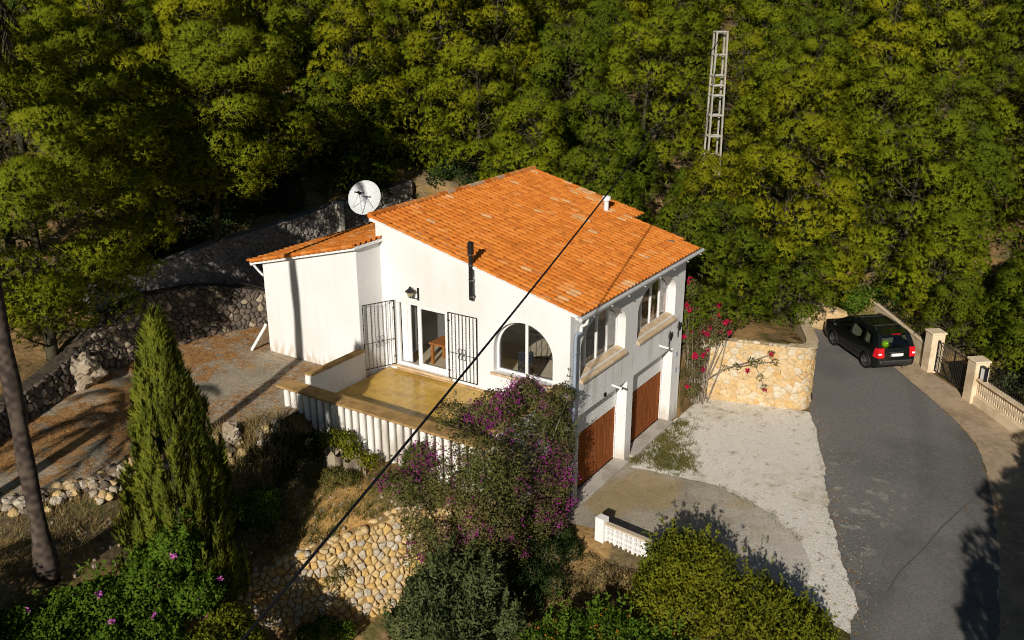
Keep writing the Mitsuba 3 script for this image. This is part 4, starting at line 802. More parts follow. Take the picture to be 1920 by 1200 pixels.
# ------------------------------------------------------------------ trees
def pine_mesh(seed, h=6.5, R=2.4, base=.05, nc=44, nt=80, nb=6, bl=.20, bw=.05, rc=(.55, .95), sharp=.45, leanv=None, flat=.68, ndead=4):
    """(trunk and limbs, foliage) of one pine standing at the origin: rounded pads of short needles round a leaning trunk"""
    global rng; keep, rng = rng, np.random.default_rng(seed)
    ga = np.arange(nc) * 2.39996 + rng.normal(0, .4, nc); t = np.sort(rng.uniform(0, 1, nc) ** .85)
    env = np.clip(t / .25, .45, 1) ** .6 * np.clip(1.03 - t, 0, 1) ** sharp
    lop = 1 + .26 * np.sin(ga + seed) + .16 * np.sin(ga * 2 + seed * 2.1)
    rad = R * env * lop * rng.uniform(.5, 1.0, nc) ** .45
    lean = np.array([math.cos(seed * 1.7), math.sin(seed * 1.7)]) * .06 * h if leanv is None else np.array(leanv)
    C = np.stack([rad * np.cos(ga) + lean[0] * t ** 1.5, rad * np.sin(ga) + lean[1] * t ** 1.5, h * (base + (1 - base) * t) - .35 + rng.normal(0, .2, nc)], 1)
    r = rng.uniform(*rc, nc) * (1.08 - .42 * t)
    n = nc * nt; i = np.repeat(np.arange(nc), nt); out = unit(np.stack([np.cos(ga), np.sin(ga), 0 * ga], 1))[i]
    d = unit(rand_unit(n) + .45 * out + np.array([0, 0, .55])); bump = 1 + .5 * (meshkit.noise(d * 3.2 + C[i] * 1.7) - .5)
    P = C[i] + d * (r[i] * bump * rng.uniform(.55, 1, n) ** .4)[:, None] * np.array([1, 1, flat])
    m = n * nb; j = np.repeat(np.arange(n), nb); D = unit(d[j] * .6 + rand_unit(m) * .75 + np.array([0, 0, .45]))
    fol = tri(blades(P[j], D, bl * rng.uniform(.6, 1.25, m), bw))
    fol.metadata['vn'] = np.repeat(unit(d[j] + D * .25 + rand_unit(m) * .2), 3, 0)
    tp = [np.array([lean[0] * s ** 1.5, lean[1] * s ** 1.5, h * s * .93 - .4]) for s in np.linspace(0, 1, 7)]
    parts = [tube(tp, np.linspace(.12, .025, 7) * h / 6.5, 7)]
    for q in rng.choice(nc, min(nc, 16), replace=False):
        e = C[q]; s = max(.05, e[2] / h - .14); b = np.array([lean[0] * s ** 1.5, lean[1] * s ** 1.5, h * s * .93]); mid = (b + e) / 2 + [0, 0, -.12]
        parts.append(tube([b, mid, e], [.034, .024, .010], 4, False))
    ni = nc * 12; ii = rng.integers(0, nc, ni); ax_ = np.stack([lean[0] * t ** 1.5, lean[1] * t ** 1.5, C[:, 2]], 1); pi_ = ax_[ii] + (C[ii] - ax_[ii]) * rng.uniform(.1, .95, (ni, 1)) + rng.normal(0, .28, (ni, 3)) - [0, 0, .12]
    parts.append(tri(blades(pi_, rand_unit(ni), rng.uniform(.25, .6, ni), .07)))
    dead = []
    for q in range(ndead):
        c = C[int(rng.integers(nc))]; e = c + unit(np.array([*(c[:2] - lean * .3), .1])) * rng.uniform(.3, .9); dead.append(tube([c, (c + e) / 2 + rand_unit(1)[0] * .1, e], [.018, .012, .004], 3, False))
    rng = keep
    return cat(parts + dead), fol
PINES = [pine_mesh(s, h, R, nc=nc, nt=96, nb=8, bl=.18, bw=.040, sharp=sh, rc=(.6, 1.0)) for s, h, R, nc, sh in ((1, 6.8, 2.6, 54, .45), (2, 7.6, 2.5, 56, .55), (3, 5.8, 2.8, 52, .40), (4, 7.2, 2.7, 58, .48), (5, 8.4, 2.4, 58, .62), (6, 5.2, 2.4, 46, .42))]
for q, (tr, fo) in enumerate(PINES):
    scene[f'pine_trunk_{q}'] = {'type': 'shapegroup', 's': mikit.ply(tr, 'm_bark', smooth=True)}
    scene[f'pine_crown_{q}'] = {'type': 'shapegroup', 's': vply(fo, f'm_pinefar_{q % 3}')}
def plant_pine(x, y, q, s, a, label, group=None, z=None, tilt=(0, 0)):
    k = num('pine_tree'); lab(k, label, 'pine tree', group); z = hz(x, y) if z is None else z
    M_ = T().translate([x, y, z - .1]).rotate([1, 0, 0], tilt[0]).rotate([0, 1, 0], tilt[1]).rotate([0, 0, 1], a).scale([s, s, s * 1.02])
    for part in ('trunk', 'crown'): scene[f'{k}__{part}'] = {'type': 'instance', 'g': {'type': 'ref', 'id': f'pine_{part}_{q}'}, 'to_world': M_}
RT = unit(np.array([math.cos(YAW), -math.sin(YAW), 0])); FH = unit(np.array([FW[0], FW[1], 0]))
NOGO = shapely.union_all([sg.Polygon([(-11.6, -2.5), (0.9, -2.5), (0.9, 10.6), (-11.6, 10.6)]), FLAT.buffer(1.2), COURT.buffer(2.2), sg.Polygon([(-16.0, -14), (-8, -14), (-8, 11.5), (-16.0, 11.5)]), sg.Polygon(list(BW) + [(-1, 12.4), (-1, 9)]).buffer(.4)])
SIGHT = sg.LineString([(-4.25, 20.9), (.5, 9)]).buffer(1.0)
SEEN = shapely.union_all([sg.LineString([(-29, 23.5), (-40, 36)]).buffer(3.0), sg.LineString([(-24, 27), (-36, 43)]).buffer(2.6), sg.Point(-1.2, 52).buffer(3.0), sg.Point(-9.5, 26).buffer(2.0)])
cand = []
prng = np.random.default_rng(21)
for ring_ in range(9000):
    D = prng.uniform(24, 100) ; ang = prng.uniform(-.64, .60)
    x, y = CAM[:2] + (FH[:2] * math.cos(ang) + RT[:2] * math.sin(ang)) * D
    if NOGO.contains(sg.Point(x, y)) or y < -2.4 or (x < -8 and y < 2): continue
    gap = 3.5 + max(0, D - 50) * .03
    if any((x - a) ** 2 + (y - b) ** 2 < gap * gap for a, b, *_ in cand): continue
    cand.append((x, y, D))
cx_ = np.array(cand); FORL = 'yellow green pine in the dense pine wood on the hillside behind the house'
zz = Hh(cx_[:, 0], cx_[:, 1])
# keep the trees that can show: those whose crown is not wholly behind nearer crowns are nearly all of them on a slope seen from above; thin out the far ones
for n_, (x, y, D) in enumerate(cand):
    s = prng.uniform(.68, 1.32); q = int(prng.integers(6))
    if D > 86 and prng.random() < .35: continue
    if SEEN.contains(sg.Point(x, y)): continue
    if SIGHT.contains(sg.Point(x, y)): s *= .62
    if x > 6 and y < 24: s *= .75
    if _used.get('pine_tree', 0) >= 285: break
    lat = (np.array([x, y]) - CAM[:2]) @ RT[:2] / D; far = D > 62
    w_, g_ = (('among the pines left of the satellite dish', 'pines left of the dish') if lat < -.16 else ('behind the orange roof and left of the mast', 'pines between the dish and the mast') if lat < .17 else ('right of the lattice mast and behind the black car', 'pines right of the mast'))
    plant_pine(x, y, q, s, float(prng.uniform(0, 360)), ('distant pine high on the hillside ' if far else 'yellow green pine ') + w_, ('far ' if far else '') + g_, z=float(zz[n_]))
# pines that can be told apart
for x, y, z, q, s, l in ((-3.3, 17.0, 2.5, 4, .66, 'small pine just in front of the foot of the lattice mast'), (-9.6, 13.2, 4.4, 3, .85, 'pine close behind the back corner of the orange roof'), (-13.2, 14.6, 6.2, 0, .95, 'pine behind the satellite dish'), (-6.2, 12.6, 3.6, 5, .85, 'low pine directly behind the middle of the roof ridge'), (-17.3, 9.6, 6.3, 2, .9, 'pine on the bank behind the concrete post of the upper wall'), (-16.4, 13.2, 6.5, 3, .9, 'pine in the shade above the far end of the upper wall'), (-19, 4.0, 6.9, 4, 1.0, 'pine standing in deep shade behind the upper wall'), (-.6, 13.0, 2.2, 2, .86, 'spreading pine above the beige stone wall, nearest to the red bougainvillea'), (2.0, 15.3, 1.9, 5, .78, 'low pine above the curved end of the beige stone wall'),
                         (9.9, 20.0, .2, 2, .85, 'pine leaning over the iron gate and its left pillar'), (6.3, 22.6, .4, 3, .80, 'pine behind the low cream wall beyond the black car'), (11.3, 18.2, -.2, 5, .95, 'pine at the right behind the gate and letterbox')):
    plant_pine(x, y, q, s, 40 * x, l, z=z)
def big_pine(key, label, seed, x, y, z, h, R, nc, nt=190, base=.16, **kw):
    tr, fo = pine_mesh(seed, h, R, base=base, nc=nc, nt=nt, nb=8, bl=.16, bw=.032, rc=(.65, 1.2), flat=.5, **kw)
    lab(key, label, 'pine tree'); tr.apply_translation([x, y, z]); fo.apply_translation([x, y, z])
    reg(key + '__trunk', tr, 'm_bark', smooth=True); reg(key + '__crown', fo, 'm_pine')
big_pine(num('pine_tree'), 'large near pine filling the left of the picture, overhanging the stone bank', 11, -14.4, -6.6, 3.8, 11.0, 4.5, 160, nt=200, base=.19, sharp=.36, ndead=60)
big_pine(num('pine_tree'), 'tall pine right of the large left pine, standing out against dark shade', 12, -15.2, .6, 5.4, 8.2, 3.1, 64, base=.36, sharp=.45, leanv=(2.4, -.7), ndead=14)
big_pine(num('pine_tree'), 'pine behind the large left pine at the left edge of the picture', 13, -19.5, -4.5, 5.6, 10.5, 3.9, 80, nt=120, base=.22, sharp=.45)
# cypress: hundreds of upright sprays on a cone
CX, CY = -3.92, -10.25; cz = 1.6; ch = 8.40 - cz
ns = 1000; t = rng.uniform(0.0, 1, ns) ** 1.15; a = rng.uniform(0, 2 * np.pi, ns)
env = 1.30 * np.clip(1 - t, 0, 1) ** .80 * np.clip(.70 + 1.0 * t, 0, 1) * (1 + .16 * np.sin(3 * a + 9 * t)) * 1.12; rr_ = env * rng.uniform(.62, 1.03, ns)
Cc = np.stack([CX + rr_ * np.cos(a), CY + rr_ * np.sin(a), cz + ch * .955 * t], 1); nbd = 60; i = np.repeat(np.arange(ns), nbd); m = ns * nbd
sl = rng.uniform(.4, .85, ns) * (1 - .35 * t); u = rng.uniform(0, 1, m); out = np.stack([np.cos(a), np.sin(a), 0 * a], 1)
P = Cc[i] + np.stack([0 * u, 0 * u, 1 * u], 1) * sl[i][:, None] + out[i] * (.10 * np.sin(u * 2.4))[:, None] + rand_unit(m) * (.085 * (1.05 - u))[:, None]
D = unit(out[i] * .35 + rand_unit(m) * .45 + np.array([0, 0, 1.0])); k = 'cypress_tree'
cm = tri(blades(P, D, .17 * rng.uniform(.6, 1.3, m), .036)); cm.metadata['vn'] = np.repeat(unit(out[i] * .7 + rand_unit(m) * .55 + unit(P - Cc[i] - np.array([0, 0, .3])) * .5), 3, 0)
lab(k, 'dense conical cypress in the left foreground', 'cypress'); reg(k + '__foliage', cm, 'm_cypress')
reg(k + '__trunk', tube([(CX, CY, cz - .6), (CX, CY, cz + ch * .9)], [.17, .02], 7), 'm_bark')
# palm: the trunk crosses the left edge; its crown and dry skirt hang above the frame
PX_, PY_, PZ_ = -5.85, -12.33, 3.0; k = 'palm_tree'; lab(k, 'palm with dark bare trunk at the left edge, dry fronds hanging top left', 'palm tree')
tz = np.linspace(PZ_ - .4, 15.2, 60); reg(k + '__trunk', tube(np.c_[PX_ + .02 * np.sin(tz * 2), np.full(60, PY_), tz], np.where(tz < PZ_ + .8, .27 - .10 * np.clip((tz - PZ_) / .8, 0, 1), .168) + .010 * np.sin(tz * 26), 12), 'm_palmbark', smooth=True)
def frond(a, e0, L, droop, w=.55, n=26):
    s = np.linspace(0, 1, 10); el = e0 - droop * s ** 1.3; dr_ = np.cumsum(np.cos(el)) * L / 10; dz_ = np.cumsum(np.sin(el)) * L / 10
    sp = np.c_[PX_ + dr_ * math.cos(a), PY_ + dr_ * math.sin(a), 15.3 + dz_]; st = tube(sp, np.linspace(.04, .008, 10), 4)
    u = np.linspace(.1, .99, n * 2); b = np.stack([np.interp(u, s, sp[:, c]) for c in range(3)], 1); tg = unit(np.gradient(b, axis=0)); sd = unit(np.cross(tg, [0, 0, 1.0] + 0 * tg)) * np.where(np.arange(2 * n) % 2, 1, -1)[:, None]
    D = unit(tg * .75 + sd * .8 + np.array([0, 0, -.25])); return st, tri(blades(b, D, w * np.sin(np.clip(u * 2.6 + .3, 0, 3.0)) + .1, .055))
for q in range(26):
    st, lf = frond(q * 2.4, rng.uniform(.1, 1.25), rng.uniform(2.4, 3.0), rng.uniform(1.2, 2.0)); reg(k + '__frond', cat([st, lf]), 'm_darkleaf')
for q in range(13):
    st, lf = frond(q * 2.1 + .4, rng.uniform(-.9, -.3), rng.uniform(1.9, 2.6), rng.uniform(.5, 1.0), .35); reg(k + '__dry_frond', cat([st, lf]), 'm_bark')
k = 'palm_tree_001'; lab(k, 'shorter palm just left of the picture whose fronds shade the courtyard', 'palm tree')
PX_, PY_ = -7.6, -16.6; reg(k + '__trunk', tube([(PX_, PY_, 2), (PX_, PY_, 7.6)], .2, 9), 'm_palmbark')
for q in range(22):
    st, lf = frond(q * 2.4, rng.uniform(.0, 1.2), rng.uniform(2.2, 2.7), rng.uniform(1.2, 1.8)); mm = cat([st, lf]); mm.apply_translation([0, 0, -7.7]); reg(k + '__frond', mm, 'm_darkleaf')

# ------------------------------------------------------------------ shrubs and flowers
def shrub(key, label, C, R, n, m, L=.08, W=.045, cat_='shrub', stems=True, up=.3, inner=.5, squash=.85, ground=None, shoots=0):
    k = num(key); lab(k, label, cat_); C = np.array(C, float); R = np.broadcast_to(np.array(R, float), (len(C),))
    reg(k + '__foliage', leafball(C, R, n, L, W, up, squash, inner), m)
    if shoots:
        i_ = rng.integers(0, len(C), shoots); d = rand_unit(shoots); d[:, 2] = np.abs(d[:, 2]) * 1.2 + .3; d = unit(d); b = C[i_] + d * (R[i_] * .8)[:, None]; e = unit(d + np.array([0, 0, .7]) + rand_unit(shoots) * .3); ln = rng.uniform(.25, .6, shoots); nl = 12
        j_ = np.repeat(np.arange(shoots), nl); u_ = rng.uniform(.1, 1, len(j_)); P = b[j_] + e[j_] * (u_ * ln[j_])[:, None]; q_ = unit(e[j_] * .6 + rand_unit(len(j_)))
        reg(k + '__shoots', leaves(P, q_, unit(rand_unit(len(j_)) + np.array([0, -.3, .5])), L * 1.15, W * 1.1), m); lab(k + '__shoots', kind='stuff')
    if stems:
        g = C.mean(0); g = np.array([g[0], g[1], (C[:, 2] - R).min() - .2]) if ground is None else np.array(ground); ps = []
        for q in range(min(40, 4 * len(C))):
            c = C[q % len(C)]; e = c + rand_unit(1)[0] * R[q % len(C)] * .8; b = g + np.array([*rng.normal(0, .15, 2), 0]) + (c - g) * np.array([.5, .5, 0]) * rng.random()
            ps.append(tube([b, (b + e) / 2 + rand_unit(1)[0] * .12, e], [.025, .016, .006], 4, False))
        reg(k + '__stems', cat(ps), 'm_twig')
    return k
def clusters(key, C, R, n, m, per=14, spread=.09, L=.06, W=.05, zmin=-1):
    C = np.array(C, float); R = np.broadcast_to(np.array(R, float), (len(C),)); i = rng.integers(0, len(C), n); d = rand_unit(n); d[:, 2] = np.abs(d[:, 2]) * .9 + .05; d[:, 1] -= .3; d[:, 0] += .1; d = unit(d)
    P = C[i] + d * R[i][:, None] * np.array([1, 1, .87]) * 1.02
    if n > 90: P = P[meshkit.noise(P * 1.5 + 3) + .25 * meshkit.noise(P * 5) > .68]; n = len(P); d = rand_unit(n)
    j = np.repeat(np.arange(n), per); Q = P[j] + rng.normal(0, spread, (n * per, 3))
    return leaves(Q, rand_unit(n * per), unit(d[j] + rand_unit(n * per) * .8), L * rng.uniform(.7, 1.3, n * per), W)
# purple bougainvillea over the right half of the terrace
BC, BR = [], []
for x, y, zt_, zb_, r in ((-.5, -1.4, 4.15, 3.6, .5), (-.5, -2.3, 4.1, 3.5, .55), (-.4, -3.1, 4.0, 3.3, .55), (-1.2, -2.2, 4.0, 3.2, .55), (-1.7, -3.0, 3.9, 3.2, .5), (.02, -.62, 4.05, .3, .5), (-.75, -.75, 4.0, 3.2, .52), (-.1, -1.4, 4.05, .2, .62), (-.95, -1.7, 3.9, 2.8, .66), (-.3, -2.4, 3.85, .2, .72), (-1.4, -2.5, 3.75, 2.4, .62), (-.5, -3.4, 3.6, .1, .75), (-1.5, -3.5, 3.5, 1.6, .7), (-2.1, -4.0, 3.15, 2.2, .52), (.0, -4.0, 3.7, .2, .62), (-.5, -4.1, 3.75, 2.6, .6), (.12, -3.2, 3.3, .2, .55), (-1.3, -4.4, 2.8, .8, .72), (-.4, -4.4, 2.7, .2, .7), (-2.1, -4.7, 2.55, 2.2, .55), (-2.7, -4.8, 2.3, 2.0, .4), (-2.3, -4.3, 3.1, 2.4, .42), (-1.5, -5.1, 2.1, .8, .55), (-.6, -5.2, 1.8, .4, .6), (.15, -1.0, 1.4, .1, .45), (.1, -2.0, 1.0, .1, .5)):
    for z in np.arange(zt_, zb_ - .01, -.75 * r): BC.append((x + rng.normal(0, .1), y + rng.normal(0, .1), z)); BR.append(r * rng.uniform(.74, 1.02))
k = shrub('bougainvillea', 'large bougainvillea with purple flowers covering the front right of the terrace', BC, BR, 88000, 'm_boug', .072, .042, 'bougainvillea', up=.15, inner=.45, shoots=110)
reg(k + '__flowers', cat([clusters('', BC, BR, 1000, 'm_purple', 11, .085, .055, .045), clusters('', BC[:30], BR[:30], 500, 'm_purple', 12, .10, .055, .045)]), 'm_purple'); lab(k + '__flowers', kind='stuff')
shrub('tall_shrub', 'tall dark shrub at the lower left corner beside the palm foot', [(-5.2, -15.6, 3.2), (-4.5, -16.0, 3.4), (-5.8, -15.2, 3.0), (-4.9, -16.4, 4.2), (-5.5, -16, 4.4), (-4.2, -15.5, 3.0), (-6.2, -16.2, 3.6)], .8, 16000, 'm_green', .09, .05)
shrub('tall_shrub', 'long dark shrub just right of the picture along the lane', [(14.2 + .4 * math.sin(q * 2.1), -9 + q * 1.25, 1.0 + .5 * (q % 3)) for q in range(13)], 1.35, 16000, 'm_darkleaf', .2, .10)
# grey leaved dark bush under it
DC = [(.0, -5.9, 1.2), (.7, -5.6, 1.1), (.1, -6.6, 1.0), (.9, -6.4, .7), (.5, -5.0, .9), (-.6, -6.1, .6), (.5, -7.3, .8), (1.5, -5.6, .3), (-.2, -7.2, .6), (1.3, -7.2, .4), (.0, -5.9, .2), (.8, -6.2, .0), (.4, -7.0, -.2)]
shrub('olive_bush', 'grey green bush at the foot of the tan stone wall, centre foreground', DC, [.6, .6, .7, .65, .5, .5, .7, .5, .5, .6, .7, .7, .7], 24000, 'm_olive', .11, .046, up=.3, shoots=160)
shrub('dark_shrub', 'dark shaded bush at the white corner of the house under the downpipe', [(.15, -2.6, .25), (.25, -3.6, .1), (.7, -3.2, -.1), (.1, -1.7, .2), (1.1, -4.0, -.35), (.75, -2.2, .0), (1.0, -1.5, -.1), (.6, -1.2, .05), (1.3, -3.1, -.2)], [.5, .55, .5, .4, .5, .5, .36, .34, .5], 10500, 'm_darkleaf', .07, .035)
# hedge along the driveway front
HC = [(4.3, -2.3, .55), (4.4, -1.9, 1.0), (4.8, -2.5, 1.05), (5.1, -2.0, 1.0), (4.4, -3.0, .6), (5.0, -3.4, .6)]; HD = [(6.5, -2.1, .75), (7.0, -2.6, .8), (7.5, -2.0, .45), (7.9, -2.8, .6), (6.2, -3.2, .6), (7.0, -3.7, .5), (7.9, -3.6, .4)]
shrub('hedge_bush', 'rounded bright green bush right of the white lattice wall', HC, [.8, .85, .9, .85, .85, .9], 17000, 'm_hedge', .095, .05, up=.45, shoots=90)
shrub('hedge_bush', 'broad olive green bush beside the lane at the bottom right', HD, [.75, .85, .62, .72, .8, .9, .7], 17000, 'm_hedge', .09, .042, up=.45, shoots=110)
OC = [(3.0, -4.8, .15), (3.6, -4.4, .3), (4.3, -4.7, .4), (2.3, -5.3, -.15), (3.3, -5.6, .1), (5.3, -4.7, .3), (4.6, -5.6, .1)]
k = shrub('berry_bush', 'green bush with small orange flowers at the bottom centre right', OC, [.55, .55, .6, .5, .6, .6, .6], 9500, 'm_green', .10, .05, up=.4, shoots=60)
reg(k + '__flowers', clusters('', OC, [.55, .55, .6, .5, .6, .6, .6], 70, '', 5, .03, .045, .04), 'm_orange'); lab(k + '__flowers', kind='stuff')
shrub('dry_bush', 'grey brown twiggy bush below the white lattice wall', [(1.6, -1.5, -.45), (2.3, -1.8, -.4), (3.0, -1.9, -.3), (1.2, -2.4, -.6), (2.0, -2.7, -.6)], [.42, .45, .45, .42, .5], 3600, 'm_dry', .07, .025)
# foreground left shrubs with pink flowers
def flower_heads(k, C, R, n, m, part='flower', per=9, spread=.045, L=.09, W=.07):
    for q in range(n): reg(k + '__' + part, clusters('', C, R, 1, m, per + 4, .008, L, W), m)
FC = [(-3.2, -11.0, 3.7), (-3.45, -11.4, 3.2), (-3.9, -12.3, 2.8), (-2.75, -10.95, 2.7), (-4.1, -13.0, 2.6), (-2.95, -11.9, 2.2), (-3.6, -11.9, 2.5), (-3.2, -12.8, 2.2), (-3.9, -13.6, 2.5), (-3.0, -13.4, 2.0)]
FR = [.5, .65, .65, .55, .65, .65, .6, .65, .6, .6]
k = shrub('flowering_shrub', 'bright green shrub with pink flowers below the cypress', FC, FR, 30000, 'm_green', .085, .05, up=.35, shoots=120)
flower_heads(k, FC, FR, 14, 'm_pink')
FC2 = [(-2.2, -10.75, 2.0), (-1.95, -11.35, 1.9), (-1.5, -10.8, 1.6), (-1.2, -11.2, 1.5), (-2.3, -11.6, 1.7), (-1.7, -11.9, 1.6), (-2.4, -10.4, 1.4), (-1.6, -10.5, .9)]
k = shrub('flowering_shrub', 'green and yellow shrub with pink flowers in front of the tan stone wall', FC2, .52, 15000, 'm_hedge', .08, .045, up=.35)
flower_heads(k, FC2, .52, 9, 'm_pink')
FC3 = [(-4.35, -13.9, 2.5), (-4.9, -13.6, 2.6), (-4.3, -14.6, 2.4), (-5.3, -14.2, 2.5), (-4.8, -12.6, 2.5)]
k = shrub('flowering_shrub', 'dark green shrub at the bottom left corner near the palm foot', FC3, .5, 9000, 'm_green', .085, .05, up=.35)
flower_heads(k, FC3, .5, 6, 'm_pink')
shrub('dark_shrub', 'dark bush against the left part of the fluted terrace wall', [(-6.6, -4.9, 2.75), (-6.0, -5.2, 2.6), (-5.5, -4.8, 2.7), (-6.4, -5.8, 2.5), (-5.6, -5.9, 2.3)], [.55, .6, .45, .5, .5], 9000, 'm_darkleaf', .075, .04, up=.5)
shrub('small_shrub', 'light green spindly shrub in front of the fluted terrace wall', [(-4.9, -4.55, 3.0), (-4.4, -4.5, 3.05), (-5.2, -4.6, 2.75), (-4.1, -4.6, 2.8), (-3.5, -4.6, 2.75)], [.36, .34, .32, .3, .28], 2300, 'm_hedge', .085, .04, up=.6, inner=.2)
shrub('ferny_shrub', 'feathery green shrub on the slope above the left end of the tan wall', [(-4.9, -7.1, 2.2), (-4.5, -7.5, 2.05), (-5.3, -7.6, 2.1)], [.5, .45, .42], 4200, 'm_green', .13, .028, up=.7)
shrub('ferny_shrub', 'grey dry shrub on the slope above the tan wall', [(-4.4, -7.9, 1.75), (-4.0, -7.5, 1.85)], [.4, .35], 2000, 'm_dry', .10, .02, up=.5)
# red bougainvillea right of the garages
RC = [(-.25, 8.9, 3.7), (.15, 9.4, 3.1), (-.1, 9.0, 2.7), (.5, 9.7, 2.6), (.2, 9.2, 2.0), (.75, 9.9, 2.9), (.15, 9.1, 1.4), (-.3, 9.3, 4.4), (.45, 10.2, 3.3), (.15, 9.0, .7)]
k = shrub('bougainvillea', 'straggly bougainvillea with red flowers between the house and the beige wall', RC, [.5, .5, .45, .45, .42, .5, .38, .5, .5, .35], 7600, 'm_boug', .075, .045, 'bougainvillea', inner=.2, ground=(.2, 9.5, .1))
flower_heads(k, RC, [.5, .5, .45, .45, .42, .5, .38, .5, .5, .35], 36, 'm_red', per=12, L=.11, W=.09)
br = [tube([(.35, 9.5, .9), (1.1, 9.8, 1.5), (2.0, 9.95, 1.95), (2.6, 10.2, 2.25)], [.03, .026, .02, .012], 5), tube([(1.5, 9.8, 1.65), (2.3, 10.1, 1.9), (2.75, 10.3, 1.95)], [.022, .018, .01], 5), tube([(2.0, 10.3, 1.7), (2.25, 10.4, 1.2), (2.4, 10.45, .8)], [.016, .014, .008], 5)]
reg(k + '__branch', cat(br), 'm_twig')
bz = np.vstack([p.vertices[::5] for p in br]); reg(k + '__branch_leaves', leafball(bz, .13, 500, .07, .04), 'm_boug')
for c in ((2.62, 10.2, 2.28), (2.43, 10.4, .72), (1.9, 10.0, 1.5)): reg(k + '__flower', clusters('', [c], .02, 1, '', 14, .008, .11, .09), 'm_red')
# undergrowth behind the stone walls and under the pines
UGL = [a + b for a, bs in (('dark leafy bush ', ('behind the far end of the upper retaining wall', 'in the shade above the annex roof', 'on the upper retaining wall near its concrete post', 'below the satellite dish behind the annex', 'behind the middle of the upper retaining wall', 'behind the left end of the upper retaining wall')), ('green bush ', ('directly behind the roof of the black car', 'between the tan rock and the black car')), ('olive bush ', ('just behind the iron gate', 'behind the railings at the right edge', 'beyond the railings under the right pine', 'far behind the right pine beyond the railings', 'right behind the letterbox', 'lowest behind the railings at the right edge'))) for b in bs]
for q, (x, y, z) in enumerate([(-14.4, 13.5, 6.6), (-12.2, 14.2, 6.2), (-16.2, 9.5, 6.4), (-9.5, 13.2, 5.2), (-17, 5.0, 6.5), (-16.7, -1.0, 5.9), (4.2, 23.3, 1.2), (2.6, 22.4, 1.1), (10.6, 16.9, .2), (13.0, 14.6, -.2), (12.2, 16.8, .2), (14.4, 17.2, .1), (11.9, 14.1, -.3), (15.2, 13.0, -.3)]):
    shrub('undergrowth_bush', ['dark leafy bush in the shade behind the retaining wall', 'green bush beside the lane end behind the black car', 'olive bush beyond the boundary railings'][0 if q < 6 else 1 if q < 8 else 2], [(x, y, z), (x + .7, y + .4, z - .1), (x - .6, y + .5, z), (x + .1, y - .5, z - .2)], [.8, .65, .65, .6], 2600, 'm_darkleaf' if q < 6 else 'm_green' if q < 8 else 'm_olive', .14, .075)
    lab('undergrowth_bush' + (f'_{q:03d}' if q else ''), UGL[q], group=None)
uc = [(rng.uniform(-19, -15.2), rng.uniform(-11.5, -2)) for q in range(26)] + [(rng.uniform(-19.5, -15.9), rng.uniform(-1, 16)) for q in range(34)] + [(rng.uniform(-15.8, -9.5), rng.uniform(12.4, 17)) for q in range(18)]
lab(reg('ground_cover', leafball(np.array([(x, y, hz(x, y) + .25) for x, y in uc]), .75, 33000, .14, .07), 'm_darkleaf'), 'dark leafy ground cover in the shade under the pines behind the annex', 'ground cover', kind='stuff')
shrub('small_shrub', 'small green shrub growing at the foot of the tan stone wall', [(-2.35, -7.75, -.1), (-2.6, -8.1, -.15), (-2.0, -7.5, -.2)], [.32, .28, .28], 1700, 'm_green', .085, .045, up=.5)
shrub('small_shrub', 'small dry shrub rooted in the joints of the tan stone wall', [(-2.5, -7.0, 1.0), (-2.7, -7.15, .75)], [.2, .16], 420, 'm_grass', .09, .02, up=.5)
shrub('small_shrub', 'low green shrub at the foot of the tree stump', [(-4.2, -5.3, 2.3), (-3.7, -5.2, 2.35), (-4.8, -5.4, 2.3)], [.34, .3, .28], 2200, 'm_grass', .16, .018, up=.9)
# old stump below the terrace
k = 'tree_stump'; lab(k, 'weathered hollow tree stump below the fluted terrace wall', 'tree stump')
def stump(x, y, z, r, h, s):
    g = np.linspace(0, 2 * np.pi, 22, endpoint=False); v = []
    for t in np.linspace(0, 1, 6):
        rr = r * (1 + .35 * (1 - t) ** 3 + .22 * (meshkit.noise(np.c_[np.cos(g) * 2 + s, np.sin(g) * 2, g * 0 + t]) - .5) * 2)
        zt = z + t * h * (.75 + .5 * meshkit.noise(np.c_[np.cos(g) * 2.3 + s, np.sin(g) * 2.3, g * 0 + 4]))
        v.append(np.c_[x + rr * np.cos(g), y + rr * np.sin(g), zt])
    v.append(np.c_[x + .5 * r * np.cos(g), y + .5 * r * np.sin(g), np.full(22, z + .35 * h)])
    a, b = np.meshgrid(np.arange(6), np.arange(22), indexing='ij'); return TM(np.vstack(v), np.stack([a * 22 + b, a * 22 + (b + 1) % 22, (a + 1) * 22 + (b + 1) % 22, (a + 1) * 22 + b], -1).reshape(-1, 4))
sz = hz(-4.45, -4.75); reg(k + '__bole', stump(-4.62, -4.75, sz - .15, .27, .62, 1), 'm_stump', smooth=50); reg(k + '__bole', stump(-4.05, -4.7, sz - .15, .23, .5, 5), 'm_stump', smooth=50)
reg(k + '__root', tube([(-3.8, -4.65, sz + .4), (-3.6, -4.7, sz + .2), (-3.5, -4.8, sz - .05)], [.06, .05, .05], 6), 'm_stump')

